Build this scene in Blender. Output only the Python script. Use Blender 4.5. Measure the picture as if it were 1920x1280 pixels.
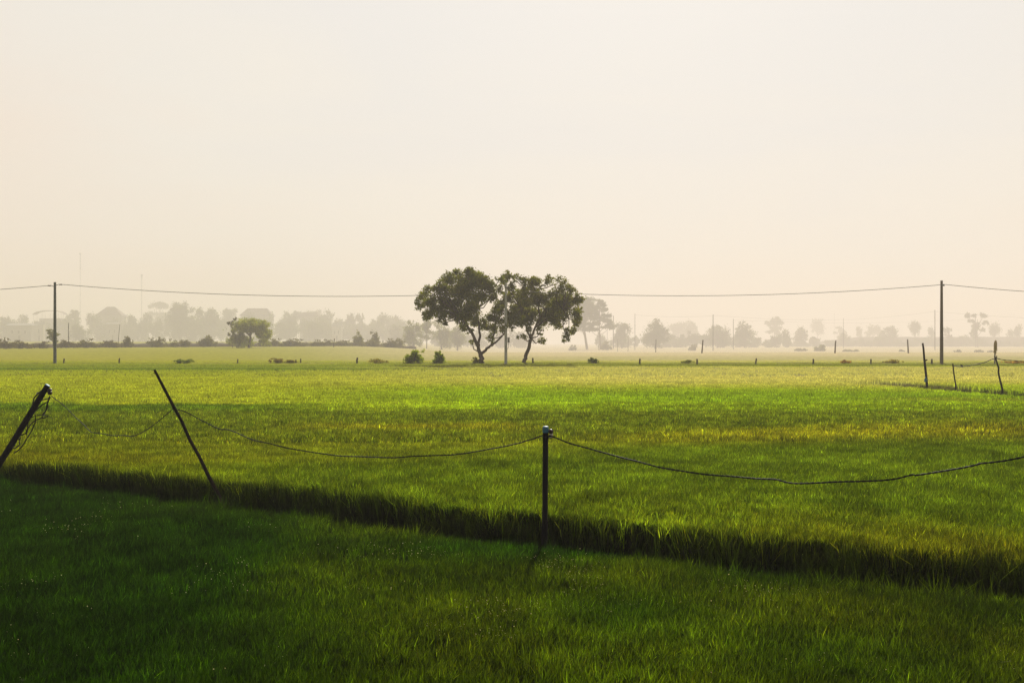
import bpy, math, random
import numpy as np

# ------------------------------------------------------------------ scene, camera, sky, sun
sc = bpy.context.scene
for o in list(bpy.data.objects):
    bpy.data.objects.remove(o)
C = sc.collection
R = math.radians
CAMZ = 2.1
F = 1920 * 40 / 36.0                      # focal length in photo pixels

cam_d = bpy.data.cameras.new("camera")
cam_d.lens = 40; cam_d.sensor_width = 36
cam_d.clip_start = 0.1; cam_d.clip_end = 30000
cam = bpy.data.objects.new("camera", cam_d)
cam.location = (0, 0, CAMZ); cam.rotation_euler = (R(90), 0, 0)
C.objects.link(cam); sc.camera = cam

SUN_EL, SUN_AZ = 31.0, 7.0                # degrees above the horizon / right of straight ahead
sd = (math.sin(R(SUN_AZ)) * math.cos(R(SUN_EL)), math.cos(R(SUN_AZ)) * math.cos(R(SUN_EL)), math.sin(R(SUN_EL)))

w = bpy.data.worlds.new("World"); sc.world = w; w.use_nodes = True
nt = w.node_tree; nt.nodes.clear()
N = nt.nodes.new; L = nt.links.new
out = N("ShaderNodeOutputWorld"); bg = N("ShaderNodeBackground"); bg.inputs[1].default_value = 0.1
sky = N("ShaderNodeTexSky"); sky.sky_type = 'NISHITA'; sky.sun_disc = False
sky.sun_elevation = R(SUN_EL); sky.sun_rotation = R(SUN_AZ)
sky.air_density = 1.0; sky.dust_density = 6.0; sky.ozone_density = 1.0
tc = N("ShaderNodeTexCoord"); dot = N("ShaderNodeVectorMath"); dot.operation = 'DOT_PRODUCT'
dot.inputs[1].default_value = sd
L(tc.outputs['Generated'], dot.inputs[0])
nz = N("ShaderNodeTexNoise"); nz.inputs['Scale'].default_value = 2.2; nz.inputs['Detail'].default_value = 5; nz.inputs['Distortion'].default_value = 0.6
mp = N("ShaderNodeMapping"); mp.inputs['Scale'].default_value = (1, 1, 4.5)
L(tc.outputs['Generated'], mp.inputs[0]); L(mp.outputs[0], nz.inputs['Vector'])
ma = N("ShaderNodeMath"); ma.operation = 'MULTIPLY_ADD'; ma.inputs[1].default_value = 0.20
L(nz.outputs[0], ma.inputs[0]); L(dot.outputs['Value'], ma.inputs[2])
mr = N("ShaderNodeMapRange"); mr.inputs[1].default_value = -0.90; mr.inputs[2].default_value = 1.10
L(ma.outputs[0], mr.inputs[0])
cr = N("ShaderNodeValToRGB"); e = cr.color_ramp.elements
def stop(d, c):
    s = cr.color_ramp.elements.new((d + 0.95) / 2.0); s.color = (*c, 1)
e[0].position = 0; e[0].color = (0.07, 0.085, 0.11, 1)
e[1].position = 1; e[1].color = (0.80, 0.80, 0.795, 1)
stop(0.10, (0.12, 0.14, 0.17)); stop(0.50, (0.42, 0.37, 0.34)); stop(0.72, (0.92, 0.66, 0.575))
stop(0.82, (0.915, 0.80, 0.70)); stop(0.93, (0.875, 0.845, 0.785)); stop(1.0, (0.82, 0.815, 0.80))
L(mr.outputs[0], cr.inputs[0])
sc10 = N("ShaderNodeVectorMath"); sc10.operation = 'SCALE'; sc10.inputs['Scale'].default_value = 10.0
L(cr.outputs[0], sc10.inputs[0])
mx = N("ShaderNodeMix"); mx.data_type = 'RGBA'; mx.inputs[0].default_value = 0.97
L(sky.outputs[0], mx.inputs['A']); L(sc10.outputs[0], mx.inputs['B'])
L(mx.outputs['Result'], bg.inputs[0]); L(bg.outputs[0], out.inputs[0])

sl = bpy.data.lights.new("sun", 'SUN'); sl.energy = 4.4; sl.angle = R(1.5); sl.color = (1.0, 0.94, 0.83)
so = bpy.data.objects.new("sun", sl); C.objects.link(so)
so.rotation_euler = (R(90 - SUN_EL), 0, R(180 - SUN_AZ)); so.location = (0, 0, 60)

sc.render.engine = 'CYCLES'
sc.view_settings.view_transform = 'Standard'; sc.view_settings.look = 'None'
sc.view_settings.exposure = 0.0; sc.view_settings.gamma = 1.0
cy = sc.cycles
cy.max_bounces = 6; cy.diffuse_bounces = 3; cy.glossy_bounces = 2; cy.transmission_bounces = 4
cy.volume_bounces = 1; cy.transparent_max_bounces = 4
cy.use_denoising = True; cy.denoising_prefilter = 'NONE'; cy.use_adaptive_sampling = False
try:
    cy.denoiser = 'OPENIMAGEDENOISE'; cy.denoising_input_passes = 'RGB_ALBEDO_NORMAL'
except Exception:
    pass

HAZE_DENSITY = 0.00088
HAZE_COLOR = (0.955, 0.905, 0.872, 1)
HAZE_G = 0.15

rng = np.random.default_rng(7)
random.seed(7)

# ------------------------------------------------------------------ helpers
def P(px, py, D):
    return np.array([(px - 960) / F * D, D, CAMZ - (py - 640) / F * D])

def sstep(a, b, x):
    t = np.clip((np.asarray(x, float) - a) / (b - a), 0, 1)
    return t * t * (3 - 2 * t)

_tab = {}
def vnoise(x, y, scale, seed=0):
    if seed not in _tab:
        _tab[seed] = np.random.default_rng(100 + seed).random((256, 256))
    T = _tab[seed]
    x = np.asarray(x, float) / scale + 1000.3; y = np.asarray(y, float) / scale + 1000.7
    xi = np.floor(x).astype(int); yi = np.floor(y).astype(int)
    fx = x - xi; fy = y - yi
    fx = fx * fx * (3 - 2 * fx); fy = fy * fy * (3 - 2 * fy)
    a = T[xi % 256, yi % 256]; b = T[(xi + 1) % 256, yi % 256]
    c = T[xi % 256, (yi + 1) % 256]; d = T[(xi + 1) % 256, (yi + 1) % 256]
    return (a * (1 - fx) + b * fx) * (1 - fy) + (c * (1 - fx) + d * fx) * fy

def mesh_np(name, verts, tris, mat, parent=None, col=None, smooth=False):
    """verts (n,3); tris (m,k) all of the same size k"""
    verts = np.ascontiguousarray(verts, np.float32); tris = np.ascontiguousarray(tris, np.int32)
    me = bpy.data.meshes.new(name)
    k = tris.shape[1]
    me.vertices.add(len(verts)); me.vertices.foreach_set("co", verts.ravel())
    me.loops.add(tris.size); me.loops.foreach_set("vertex_index", tris.ravel())
    me.polygons.add(len(tris))
    me.polygons.foreach_set("loop_start", np.arange(0, tris.size, k, dtype=np.int32))
    me.polygons.foreach_set("loop_total", np.full(len(tris), k, np.int32))
    if smooth:
        me.polygons.foreach_set("use_smooth", np.ones(len(tris), bool))
    if col is not None:
        at = me.color_attributes.new("Col", 'FLOAT_COLOR', 'POINT')
        rgba = np.ones((len(verts), 4), np.float32); rgba[:, :3] = col
        at.data.foreach_set("color", rgba.ravel())
    me.update(calc_edges=True); me.validate()
    me.materials.append(mat)
    o = bpy.data.objects.new(name, me); C.objects.link(o)
    if parent is not None:
        o.parent = parent
    return o

class MB:
    """collects tubes, boxes and facets and links them as one mesh object"""
    def __init__(s): s.v = []; s.f = []
    def quadbox(s, cx, cy_, cz, sx, sy, sz, rz=0.0):
        b = len(s.v); c_, s_ = math.cos(rz), math.sin(rz)
        for dz in (-.5, .5):
            for dx, dy in ((-.5, -.5), (.5, -.5), (.5, .5), (-.5, .5)):
                x, y = dx * sx, dy * sy
                s.v.append((cx + x * c_ - y * s_, cy_ + x * s_ + y * c_, cz + dz * sz))
        for q in ((0, 3, 2, 1), (4, 5, 6, 7), (0, 1, 5, 4), (1, 2, 6, 5), (2, 3, 7, 6), (3, 0, 4, 7)):
            s.f.append([b + i for i in q])
        return s
    def tube(s, pts, rad, n=6, cap=True):
        pts = [np.array(p, float) for p in pts]
        if np.isscalar(rad): rad = [rad] * len(pts)
        b = len(s.v); prev = None
        for i, p in enumerate(pts):
            t = pts[min(i + 1, len(pts) - 1)] - pts[max(i - 1, 0)]
            t = t / (np.linalg.norm(t) + 1e-9)
            ref = np.array([0, 0, 1.0]) if abs(t[2]) < 0.9 else np.array([0, 1.0, 0])
            if prev is not None: ref = prev
            u = ref - t * np.dot(ref, t); u /= np.linalg.norm(u) + 1e-9; prev = u
            v = np.cross(t, u)
            for k in range(n):
                a = 2 * math.pi * k / n
                s.v.append(tuple(p + rad[i] * (math.cos(a) * u + math.sin(a) * v)))
        for i in range(len(pts) - 1):
            for k in range(n):
                k2 = (k + 1) % n
                s.f.append([b + i * n + k, b + i * n + k2, b + (i + 1) * n + k2, b + (i + 1) * n + k])
        if cap:
            s.f.append([b + k for k in range(n)][::-1])
            s.f.append([b + (len(pts) - 1) * n + k for k in range(n)])
        return s
    def lathe(s, base, prof, n=10, axis=(0, 0, 1)):
        base = np.array(base, float); ax = np.array(axis, float); ax /= np.linalg.norm(ax)
        s.tube([base + ax * h for h, r in prof], [max(r, 1e-4) for h, r in prof], n)
        return s
    def face(s, *pts):
        b = len(s.v); s.v += [tuple(p) for p in pts]; s.f.append(list(range(b, b + len(pts)))); return s
    def build(s, name, mat, parent=None, smooth=False):
        me = bpy.data.meshes.new(name)
        me.from_pydata([tuple(float(c) for c in p) for p in s.v], [], s.f); me.update()
        me.materials.append(mat)
        if smooth:
            me.polygons.foreach_set("use_smooth", np.ones(len(me.polygons), bool))
        o = bpy.data.objects.new(name, me); C.objects.link(o)
        if parent is not None: o.parent = parent
        return o

def tag(o, label=None, cat=None, group=None, kind=None):
    if label: o["label"] = label
    if cat: o["category"] = cat
    if group: o["group"] = group
    if kind: o["kind"] = kind
    return o

def empty(name, loc):
    o = bpy.data.objects.new(name, None); o.location = [float(c) for c in loc]
    o.empty_display_size = 0.3
    C.objects.link(o); return o

# ------------------------------------------------------------------ materials
def new_mat(name):
    m = bpy.data.materials.new(name); m.use_nodes = True
    m.node_tree.nodes.clear()
    o = m.node_tree.nodes.new("ShaderNodeOutputMaterial")
    return m, m.node_tree, o

def solid(name, c1, c2, scale=8.0, rough=0.8, bump=0.3, metal=0.0, stretch=(1, 1, 1)):
    m, t, o = new_mat(name)
    p = t.nodes.new("ShaderNodeBsdfPrincipled"); p.inputs['Roughness'].default_value = rough
    p.inputs['Metallic'].default_value = metal
    co = t.nodes.new("ShaderNodeTexCoord"); mpn = t.nodes.new("ShaderNodeMapping")
    mpn.inputs['Scale'].default_value = stretch
    n = t.nodes.new("ShaderNodeTexNoise"); n.inputs['Scale'].default_value = scale; n.inputs['Detail'].default_value = 6
    r = t.nodes.new("ShaderNodeValToRGB")
    r.color_ramp.elements[0].color = (*c1, 1); r.color_ramp.elements[1].color = (*c2, 1)
    r.color_ramp.elements[0].position = 0.35; r.color_ramp.elements[1].position = 0.65
    b = t.nodes.new("ShaderNodeBump"); b.inputs['Strength'].default_value = bump; b.inputs['Distance'].default_value = 0.01
    k = t.links.new
    k(co.outputs['Object'], mpn.inputs[0]); k(mpn.outputs[0], n.inputs['Vector']); k(n.outputs[0], r.inputs[0])
    k(r.outputs[0], p.inputs['Base Color']); k(n.outputs[0], b.inputs['Height']); k(b.outputs[0], p.inputs['Normal'])
    k(p.outputs[0], o.inputs[0]); return m

def leafy(name, trans=0.45, tint=(1.0, 1.0, 0.55), gloss=0.05, rough=0.4, tmul=1.0, nscale=None):
    """leaf / blade material: the leaf's own colour is in attribute Col"""
    m, t, o = new_mat(name); k = t.links.new
    at = t.nodes.new("ShaderNodeAttribute"); at.attribute_name = "Col"
    c = at.outputs['Color']
    if nscale:
        co = t.nodes.new("ShaderNodeTexCoord"); n = t.nodes.new("ShaderNodeTexNoise")
        n.inputs['Scale'].default_value = nscale; n.inputs['Detail'].default_value = 3
        k(co.outputs['Object'], n.inputs['Vector'])
        mrn = t.nodes.new("ShaderNodeMapRange"); mrn.inputs[1].default_value = .3; mrn.inputs[2].default_value = .7
        mrn.inputs[3].default_value = .7; mrn.inputs[4].default_value = 1.3
        k(n.outputs[0], mrn.inputs[0])
        sv = t.nodes.new("ShaderNodeVectorMath"); sv.operation = 'SCALE'
        k(c, sv.inputs[0]); k(mrn.outputs[0], sv.inputs['Scale']); c = sv.outputs[0]
    d = t.nodes.new("ShaderNodeBsdfDiffuse"); k(c, d.inputs[0])
    tm = t.nodes.new("ShaderNodeVectorMath"); tm.operation = 'MULTIPLY'
    tm.inputs[1].default_value = tuple(x * tmul for x in tint); k(c, tm.inputs[0])
    tr = t.nodes.new("ShaderNodeBsdfTranslucent"); k(tm.outputs[0], tr.inputs[0])
    m1 = t.nodes.new("ShaderNodeMixShader"); m1.inputs[0].default_value = trans
    k(d.outputs[0], m1.inputs[1]); k(tr.outputs[0], m1.inputs[2])
    g = t.nodes.new("ShaderNodeBsdfGlossy"); g.inputs['Roughness'].default_value = rough
    g.inputs[0].default_value = (0.9, 0.85, 0.7, 1)
    m2 = t.nodes.new("ShaderNodeMixShader"); m2.inputs[0].default_value = gloss
    k(m1.outputs[0], m2.inputs[1]); k(g.outputs[0], m2.inputs[2]); k(m2.outputs[0], o.inputs[0])
    return m

M_RICE = leafy("rice_blade", 0.6, (1.35, 1.5, 0.65), 0.012, 0.3)
M_LEAF = leafy("tree_leaf", 0.55, (1.45, 1.5, 0.30), 0.02, 0.5)
M_BARK = solid("bark", (0.045, 0.03, 0.02), (0.14, 0.09, 0.055), 6, 0.95, 0.6, stretch=(1, 1, .35))
M_CONC = solid("pole_concrete", (0.22, 0.20, 0.17), (0.32, 0.29, 0.25), 5, 0.85, 0.2)
M_CONC_D = solid("weathered_concrete", (0.09, 0.075, 0.05), (0.15, 0.125, 0.09), 5, 0.85, 0.2)
M_WOOD = solid("dark_wood", (0.004, 0.003, 0.003), (0.016, 0.012, 0.009), 14, 0.9, 0.5, stretch=(1, 1, .15))
M_STICK = solid("dark_stick", (0.012, 0.007, 0.004), (0.04, 0.022, 0.012), 20, 0.9, 0.5, stretch=(1, 1, .2))
M_STUMP = solid("grey_stake_wood", (0.05, 0.035, 0.02), (0.10, 0.07, 0.04), 12, 0.9, 0.4, stretch=(1, 1, .2))
M_WIRE = solid("rusty_wire", (0.006, 0.005, 0.004), (0.02, 0.014, 0.01), 60, 0.75, 0.2)
M_LINE = solid("power_cable", (0.05, 0.045, 0.04), (0.08, 0.07, 0.06), 30, 0.7, 0.1)
M_CAP = solid("pale_cap", (0.05, 0.20, 0.28), (0.09, 0.28, 0.36), 40, 0.5, 0.1)
M_PORC = solid("pale_porcelain", (0.55, 0.50, 0.38), (0.7, 0.64, 0.5), 30, 0.35, 0.05)
M_BROWN = solid("brown_porcelain", (0.03, 0.012, 0.01), (0.06, 0.025, 0.02), 30, 0.35, 0.05)
M_METAL = solid("grey_steel", (0.18, 0.18, 0.18), (0.30, 0.29, 0.28), 12, 0.5, 0.1, 0.3)
M_RAG = solid("dry_straw", (0.34, 0.24, 0.09), (0.52, 0.38, 0.15), 9, 0.95, 0.6, stretch=(1, 1, .3))
M_WALL = solid("plaster_wall", (0.22, 0.22, 0.22), (0.32, 0.31, 0.30), 0.8, 0.9, 0.2)
M_WALL2 = solid("pale_plaster", (0.40, 0.38, 0.35), (0.50, 0.48, 0.45), 0.8, 0.9, 0.2)
M_ROOF = solid("roof_tile", (0.11, 0.08, 0.07), (0.17, 0.125, 0.11), 1.2, 0.85, 0.4)
M_TIN = solid("tin_roof", (0.28, 0.29, 0.29), (0.38, 0.38, 0.37), 1.0, 0.95, 0.2)
M_DARK = solid("dark_opening", (0.02, 0.02, 0.02), (0.04, 0.04, 0.04), 3, 0.6, 0.1)
M_EARTH = solid("dry_earth", (0.07, 0.05, 0.03), (0.13, 0.095, 0.055), 2.0, 0.95, 0.5)

# dew: clear little drops
M_DEW, t_, o_ = new_mat("dew_drop")
p_ = t_.nodes.new("ShaderNodeBsdfPrincipled"); p_.inputs['Base Color'].default_value = (0.92, 0.78, 0.25, 1)
p_.inputs['Roughness'].default_value = 0.35; p_.inputs['Transmission Weight'].default_value = 0.5; p_.inputs['IOR'].default_value = 1.33
t_.links.new(p_.outputs[0], o_.inputs[0])

# ------------------------------------------------------------------ terrain
# ditch between the near paddy and the middle one: D = E0 - ES * (x + 8.7)
ES = 0.675
def ditch_d(x):            # depth of the middle paddy's front edge
    x = np.asarray(x, float)
    return 20.2 - ES * (x + 8.7) + 0.10 * np.sin(x * 1.7) + 0.06 * np.sin(x * 4.1 + 1)
COSE = 1 / math.sqrt(1 + ES * ES)
def ditch_sd(x, y):        # signed distance, positive = middle paddy
    return (np.asarray(y, float) - ditch_d(x)) * COSE
DITCH_W = 0.62
def ditch_on(x):           # fades out at its left end
    return sstep(-9.4, -8.3, x)
def ditch2_sd(x, y):       # small ditch far right, running away from the camera
    x = np.asarray(x, float); y = np.asarray(y, float)
    return x - (19.2 + (60.0 - y) * 0.155 + 0.25 * np.sin(y * 0.6))
def ditch2_on(y):
    return sstep(66, 58, y) * sstep(18, 26, y)

def far_h(x, y):
    x = np.asarray(x, float); y = np.asarray(y, float)
    az = x / np.maximum(y, 1.0)
    wr = sstep(-0.15, -0.02, az)
    right = -4.6 * sstep(140, 760, y)
    left = 0.5 * sstep(140, 300, y) + 1.6 * sstep(330, 900, y)
    return np.where(y > 60, wr * right + (1 - wr) * left, 0.0)

def canopy(x, y):
    """level the rice tops reach"""
    s = ditch_sd(x, y)
    near = sstep(0.05, -0.3, s)
    return -0.24 * near + far_h(x, y)

def soil(x, y):
    s = ditch_sd(x, y)
    depth = 0.155 - 0.025 * sstep(25, 60, y) - 0.10 * sstep(60, 125, y)
    z = canopy(x, y) - depth
    trench = sstep(-DITCH_W - 0.25, -DITCH_W + 0.1, s) * sstep(0.12, -0.08, s) * ditch_on(x)
    z = z - 0.42 * trench
    t2 = sstep(-1.65, -1.3, ditch2_sd(x, y)) * sstep(1.65, 1.3, ditch2_sd(x, y)) * ditch2_on(y)
    z = z - 0.55 * t2
    bund = np.exp(-((np.asarray(y, float) - 109.5) / 0.9) ** 2) * 0.12
    return z + bund

# ------------------------------------------------------------------ colours of the crop, with painted mist and shade
def crop_colour(x, y):
    x = np.asarray(x, float); y = np.asarray(y, float)
    yy = np.maximum(y, 4.0)
    px = 960 + F * x / yy; py = 640 + F * CAMZ / yy
    n1 = vnoise(x, y, 9, 1); n2 = vnoise(x, y, 2.2, 2); n3 = vnoise(x, y, 0.6, 3); n4 = vnoise(x, y, 30, 4)
    wob = (n1 - 0.5) * 0.10 * (py - 640) + (n2 - .5) * 0.05 * (py - 640)
    q = py + wob
    def A(*c): return np.array(c, float)
    yg = A(0.30, 0.32, 0.025); gr = A(0.20, 0.29, 0.010); dk = A(0.07, 0.12, 0.005)
    ol = A(0.095, 0.128, 0.008); go = A(0.195, 0.19, 0.008); mg = A(0.076, 0.118, 0.006)
    mist_tan = A(0.50, 0.45, 0.22); near = A(0.013, 0.038, 0.001); nearY = A(0.062, 0.088, 0.002)  # the pale tone stands for low mist, painted into the crop colour
    col = np.empty(x.shape + (3,))
    col[...] = yg
    def lay(c, a):
        a = np.clip(a, 0, 1)[..., None]
        col[...] = col * (1 - a) + c * a
    # beyond the pole line: low mist painted into the pale field tones
    lay(mist_tan, sstep(684, 674, q) * (0.04 + 0.80 * sstep(250, 1000, px)))
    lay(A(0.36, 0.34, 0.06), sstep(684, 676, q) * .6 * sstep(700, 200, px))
    lay(A(0.66, 0.56, 0.34), sstep(672, 662, q) * sstep(500, 1100, px) * .7)  # pinkish haze toward the tree line, painted into the field colour
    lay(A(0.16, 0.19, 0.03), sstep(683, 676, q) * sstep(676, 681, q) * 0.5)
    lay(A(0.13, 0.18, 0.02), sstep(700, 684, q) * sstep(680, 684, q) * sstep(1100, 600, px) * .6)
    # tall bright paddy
    lay(mist_tan * .95, sstep(684, 688, q) * sstep(732, 706, q) * sstep(350, 1300, px) * .85)  # mist paleness painted over the crop toward the right
    lay(gr, sstep(716, 736, q) * sstep(300, 1000, px))
    lay(gr * A(1.1, 1, 1), sstep(690, 760, q) * sstep(500, 0, px) * 0.35)
    lay(A(0.19, 0.18, 0.03), sstep(742, 746, py) * sstep(752, 747, py) * sstep(1500, 1800, px) * .6)
    lay(dk, sstep(750, 757, py + (n2 - .5) * 6) * sstep(900, 400, px))  # shaded front of the taller rice, painted as a dark strip
    lay(gr * .7, sstep(752, 762, q) * sstep(600, 1000, px))
    lay(A(0.09, 0.15, 0.008), np.exp(-((py - 690.5) / 1.6) ** 2) * sstep(1050, 500, px) * .9)
    lay(A(0.09, 0.11, 0.015), np.exp(-((py - 683.5) / 1.6) ** 2) * sstep(900, 1200, px) * .8)
    # middle paddy
    lay(ol, sstep(764, 771, py + (n2 - .5) * 5))
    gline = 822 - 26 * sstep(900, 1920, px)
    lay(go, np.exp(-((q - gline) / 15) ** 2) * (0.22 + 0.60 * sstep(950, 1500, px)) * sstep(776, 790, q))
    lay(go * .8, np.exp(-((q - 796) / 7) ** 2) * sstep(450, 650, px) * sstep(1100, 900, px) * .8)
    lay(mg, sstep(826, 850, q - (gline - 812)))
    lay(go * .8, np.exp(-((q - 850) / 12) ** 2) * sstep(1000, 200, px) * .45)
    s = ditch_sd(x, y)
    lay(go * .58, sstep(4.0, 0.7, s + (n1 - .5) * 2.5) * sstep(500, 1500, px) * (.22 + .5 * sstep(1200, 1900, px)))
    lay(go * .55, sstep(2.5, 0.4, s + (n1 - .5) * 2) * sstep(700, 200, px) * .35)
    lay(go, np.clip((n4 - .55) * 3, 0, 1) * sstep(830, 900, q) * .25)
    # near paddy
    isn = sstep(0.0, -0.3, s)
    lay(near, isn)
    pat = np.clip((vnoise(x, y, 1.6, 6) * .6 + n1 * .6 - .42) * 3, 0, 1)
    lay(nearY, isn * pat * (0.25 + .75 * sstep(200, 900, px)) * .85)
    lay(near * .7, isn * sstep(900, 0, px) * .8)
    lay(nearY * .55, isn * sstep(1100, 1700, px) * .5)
    nf = 1 - .75 * sstep(45, 85, y)
    col *= (1 + nf * 0.44 * (n3 - .5))[..., None] * (1 + nf * .3 * (n2 - .5))[..., None]
    return col

# ------------------------------------------------------------------ ground sheet
rad = np.unique(np.concatenate([np.linspace(0.6, 9, 24), np.linspace(9, 24, 110), np.geomspace(24, 130, 110),
                                np.geomspace(130, 3000, 110)]))
th = np.unique(np.concatenate([np.linspace(-38, 38, 420), np.linspace(38, 322, 72)]))[:-1]
RR, TT = np.meshgrid(rad, np.radians(th), indexing='ij')
gx = RR * np.sin(TT); gy = RR * np.cos(TT)
gz = soil(gx, gy)
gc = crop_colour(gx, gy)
soilc = np.array([0.022, 0.022, 0.008])
a_ = (0.85 - 0.55 * sstep(30, 70, gy) - 0.30 * sstep(70, 125, gy))[..., None]
gc = gc * (1 - a_) + soilc * a_
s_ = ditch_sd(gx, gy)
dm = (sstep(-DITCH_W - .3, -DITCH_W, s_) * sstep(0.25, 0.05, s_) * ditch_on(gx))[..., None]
gc = gc * (1 - dm) + np.array([0.007, 0.009, 0.003]) * dm  # ditch soil darkened, the bank's shade put into its colour
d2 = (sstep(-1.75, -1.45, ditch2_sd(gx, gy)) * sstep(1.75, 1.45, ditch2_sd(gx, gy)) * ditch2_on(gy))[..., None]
gc = gc * (1 - d2) + np.array([0.016, 0.02, 0.006]) * d2  # dark strip paints the shaded terrace face into the soil colour
bm_ = (np.exp(-((gy - 109.5) / 0.8) ** 2) * sstep(-25, 20, gx) * .7)[..., None]
gc = gc * (1 - bm_) + np.array([0.10, 0.085, 0.03]) * bm_
nr, ntc = RR.shape
verts = np.stack([gx, gy, gz], -1).reshape(-1, 3)
i, j = np.meshgrid(np.arange(nr - 1), np.arange(ntc), indexing='ij'); j2 = (j + 1) % ntc
quads = np.stack([i * ntc + j, i * ntc + j2, (i + 1) * ntc + j2, (i + 1) * ntc + j], -1).reshape(-1, 4)
M_GROUND = leafy("field_ground", 0.0, (1, 1, 1), 0.0, nscale=1.5)
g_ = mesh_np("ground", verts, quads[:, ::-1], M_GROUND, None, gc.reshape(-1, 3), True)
tag(g_, kind="structure")

# ------------------------------------------------------------------ rice
def blades(pos, h, wd, lean, leanang, face, col, tipc):
    """bent blades: 2 segments, 5 points, 3 triangles each"""
    n = len(pos)
    up = np.array([0, 0, 1.0])
    ld = np.stack([np.cos(leanang), np.sin(leanang), np.zeros(n)], -1)
    fd = np.stack([np.cos(face), np.sin(face), np.zeros(n)], -1)
    mid = pos + up * (h * 0.58)[:, None] + ld * (lean * h * 0.28)[:, None]
    tip = pos + up * (h * (1.0 - 0.25 * lean * lean))[:, None] + ld * (lean * h)[:, None]
    hw = (wd * .5)[:, None]
    V = np.stack([pos - fd * hw * .7, pos + fd * hw * .7, mid - fd * hw, mid + fd * hw, tip], 1).reshape(-1, 3)
    b = (np.arange(n) * 5)[:, None, None]
    T = (b + np.array([[0, 1, 3], [0, 3, 2], [2, 3, 4]])[None]).reshape(-1, 3)
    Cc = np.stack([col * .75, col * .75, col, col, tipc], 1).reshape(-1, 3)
    return V, T, Cc

def rice_zone(y0, y1, tuft_density, per, hh, ww, side, spread, margin):
    """tufts between depths y0..y1; side 'near' or 'mid'"""
    half = lambda y: 0.455 * y + margin
    area = (half(y0) + half(y1)) * (y1 - y0)
    n = int(area * tuft_density)
    y = y0 + (y1 - y0) * np.sqrt(rng.random(n) * (1 - (half(y0) / half(y1)) ** 2) + (half(y0) / half(y1)) ** 2) \
        if False else y0 + (y1 - y0) * rng.random(n)
    keepp = half(y) / half(y1)
    x = (rng.random(n) * 2 - 1) * half(y1)
    k = np.abs(x) < half(y)
    x, y = x[k], y[k]
    s = ditch_sd(x, y)
    on = ditch_on(x) > 0.5
    ragged = 0.16 * (vnoise(x, y, 0.35, 11) - .5)
    if side == 'near':
        k = np.where(on, s < -DITCH_W + ragged, s < 0)
    else:
        k = np.where(on, s > 0.0 + ragged, s >= 0)
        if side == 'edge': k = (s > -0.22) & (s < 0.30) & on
        k &= ~((np.abs(ditch2_sd(x, y)) < 1.5) & (ditch2_on(y) > .5))
    x, y = x[k], y[k]
    cl = vnoise(x, y, 1.3, 12)
    c2 = vnoise(x, y, 0.30, 31)
    k = rng.random(len(x)) < ((0.15 + 0.45 * cl + 0.75 * c2) if y0 < 30 else (0.55 + 0.6 * cl))
    x, y = x[k], y[k]
    n = len(x)
    zs = soil(x, y); zc = canopy(x, y)
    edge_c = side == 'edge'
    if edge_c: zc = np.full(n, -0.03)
    hb = (zc - zs) * (0.86 + 0.3 * vnoise(x, y, 2.6, 13)) * (0.90 + .20 * vnoise(x, y, 0.7, 14)) * (1 + rng.normal(0, .06, n))
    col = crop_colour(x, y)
    col = col * np.exp(rng.normal(-.04, (.38 if y0 < 30 else .22 if y0 < 60 else .05), n) + (.7 * (vnoise(x, y, 0.42, 33) - .5) if y0 < 30 else 0))[:, None]
    yl = (rng.random(n) < .22) & (y0 < 40)
    col[yl] = col[yl] * np.array([1.35, 1.18, 1.0])
    if edge_c: col = col * .10 + np.array([0.008, 0.013, 0.0015])  # blades on the ditch face: its shade painted into their colour
    r = np.repeat
    x, y, zs, hb = r(x, per), r(y, per), r(zs, per), r(hb, per); col = r(col, per, 0)
    m = len(x)
    ang = rng.random(m) * 2 * np.pi
    off = spread * np.sqrt(rng.random(m))
    pos = np.stack([x + off * np.cos(ang), y + off * np.sin(ang), zs], -1)
    wind = 0.12
    lx = np.cos(ang) * .55 + wind + rng.normal(0, .25, m); ly = np.sin(ang) * .55 + rng.normal(0, .25, m)
    lean = np.clip(np.hypot(lx, ly) * (0.20 + .75 * rng.random(m) ** 1.5), 0, 1.0)
    la = np.arctan2(ly, lx)
    h = hb * hh * (0.80 + 0.30 * rng.random(m))
    wd = ww * (0.6 + .8 * rng.random(m))
    face = rng.normal(0, 0.9, m)
    col = col * np.exp(rng.normal(-.08, (.42 if y0 < 40 else .25 if y0 < 60 else .12), m))[:, None]
    dry = rng.random(m) < (0.04 if y0 < 40 else 0.01 if y0 < 60 else 0.0)
    col[dry] = col[dry] * np.array([1.5, 1.2, 1.1])
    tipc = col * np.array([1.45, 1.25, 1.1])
    return blades(pos, h, wd, lean, la, face, col, tipc), pos, h, lean, la

def join(parts):
    V, T, K = [], [], []; b = 0
    for v, t, c in parts:
        V.append(v); T.append(t + b); K.append(c); b += len(v)
    return np.concatenate(V), np.concatenate(T), np.concatenate(K)

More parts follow.
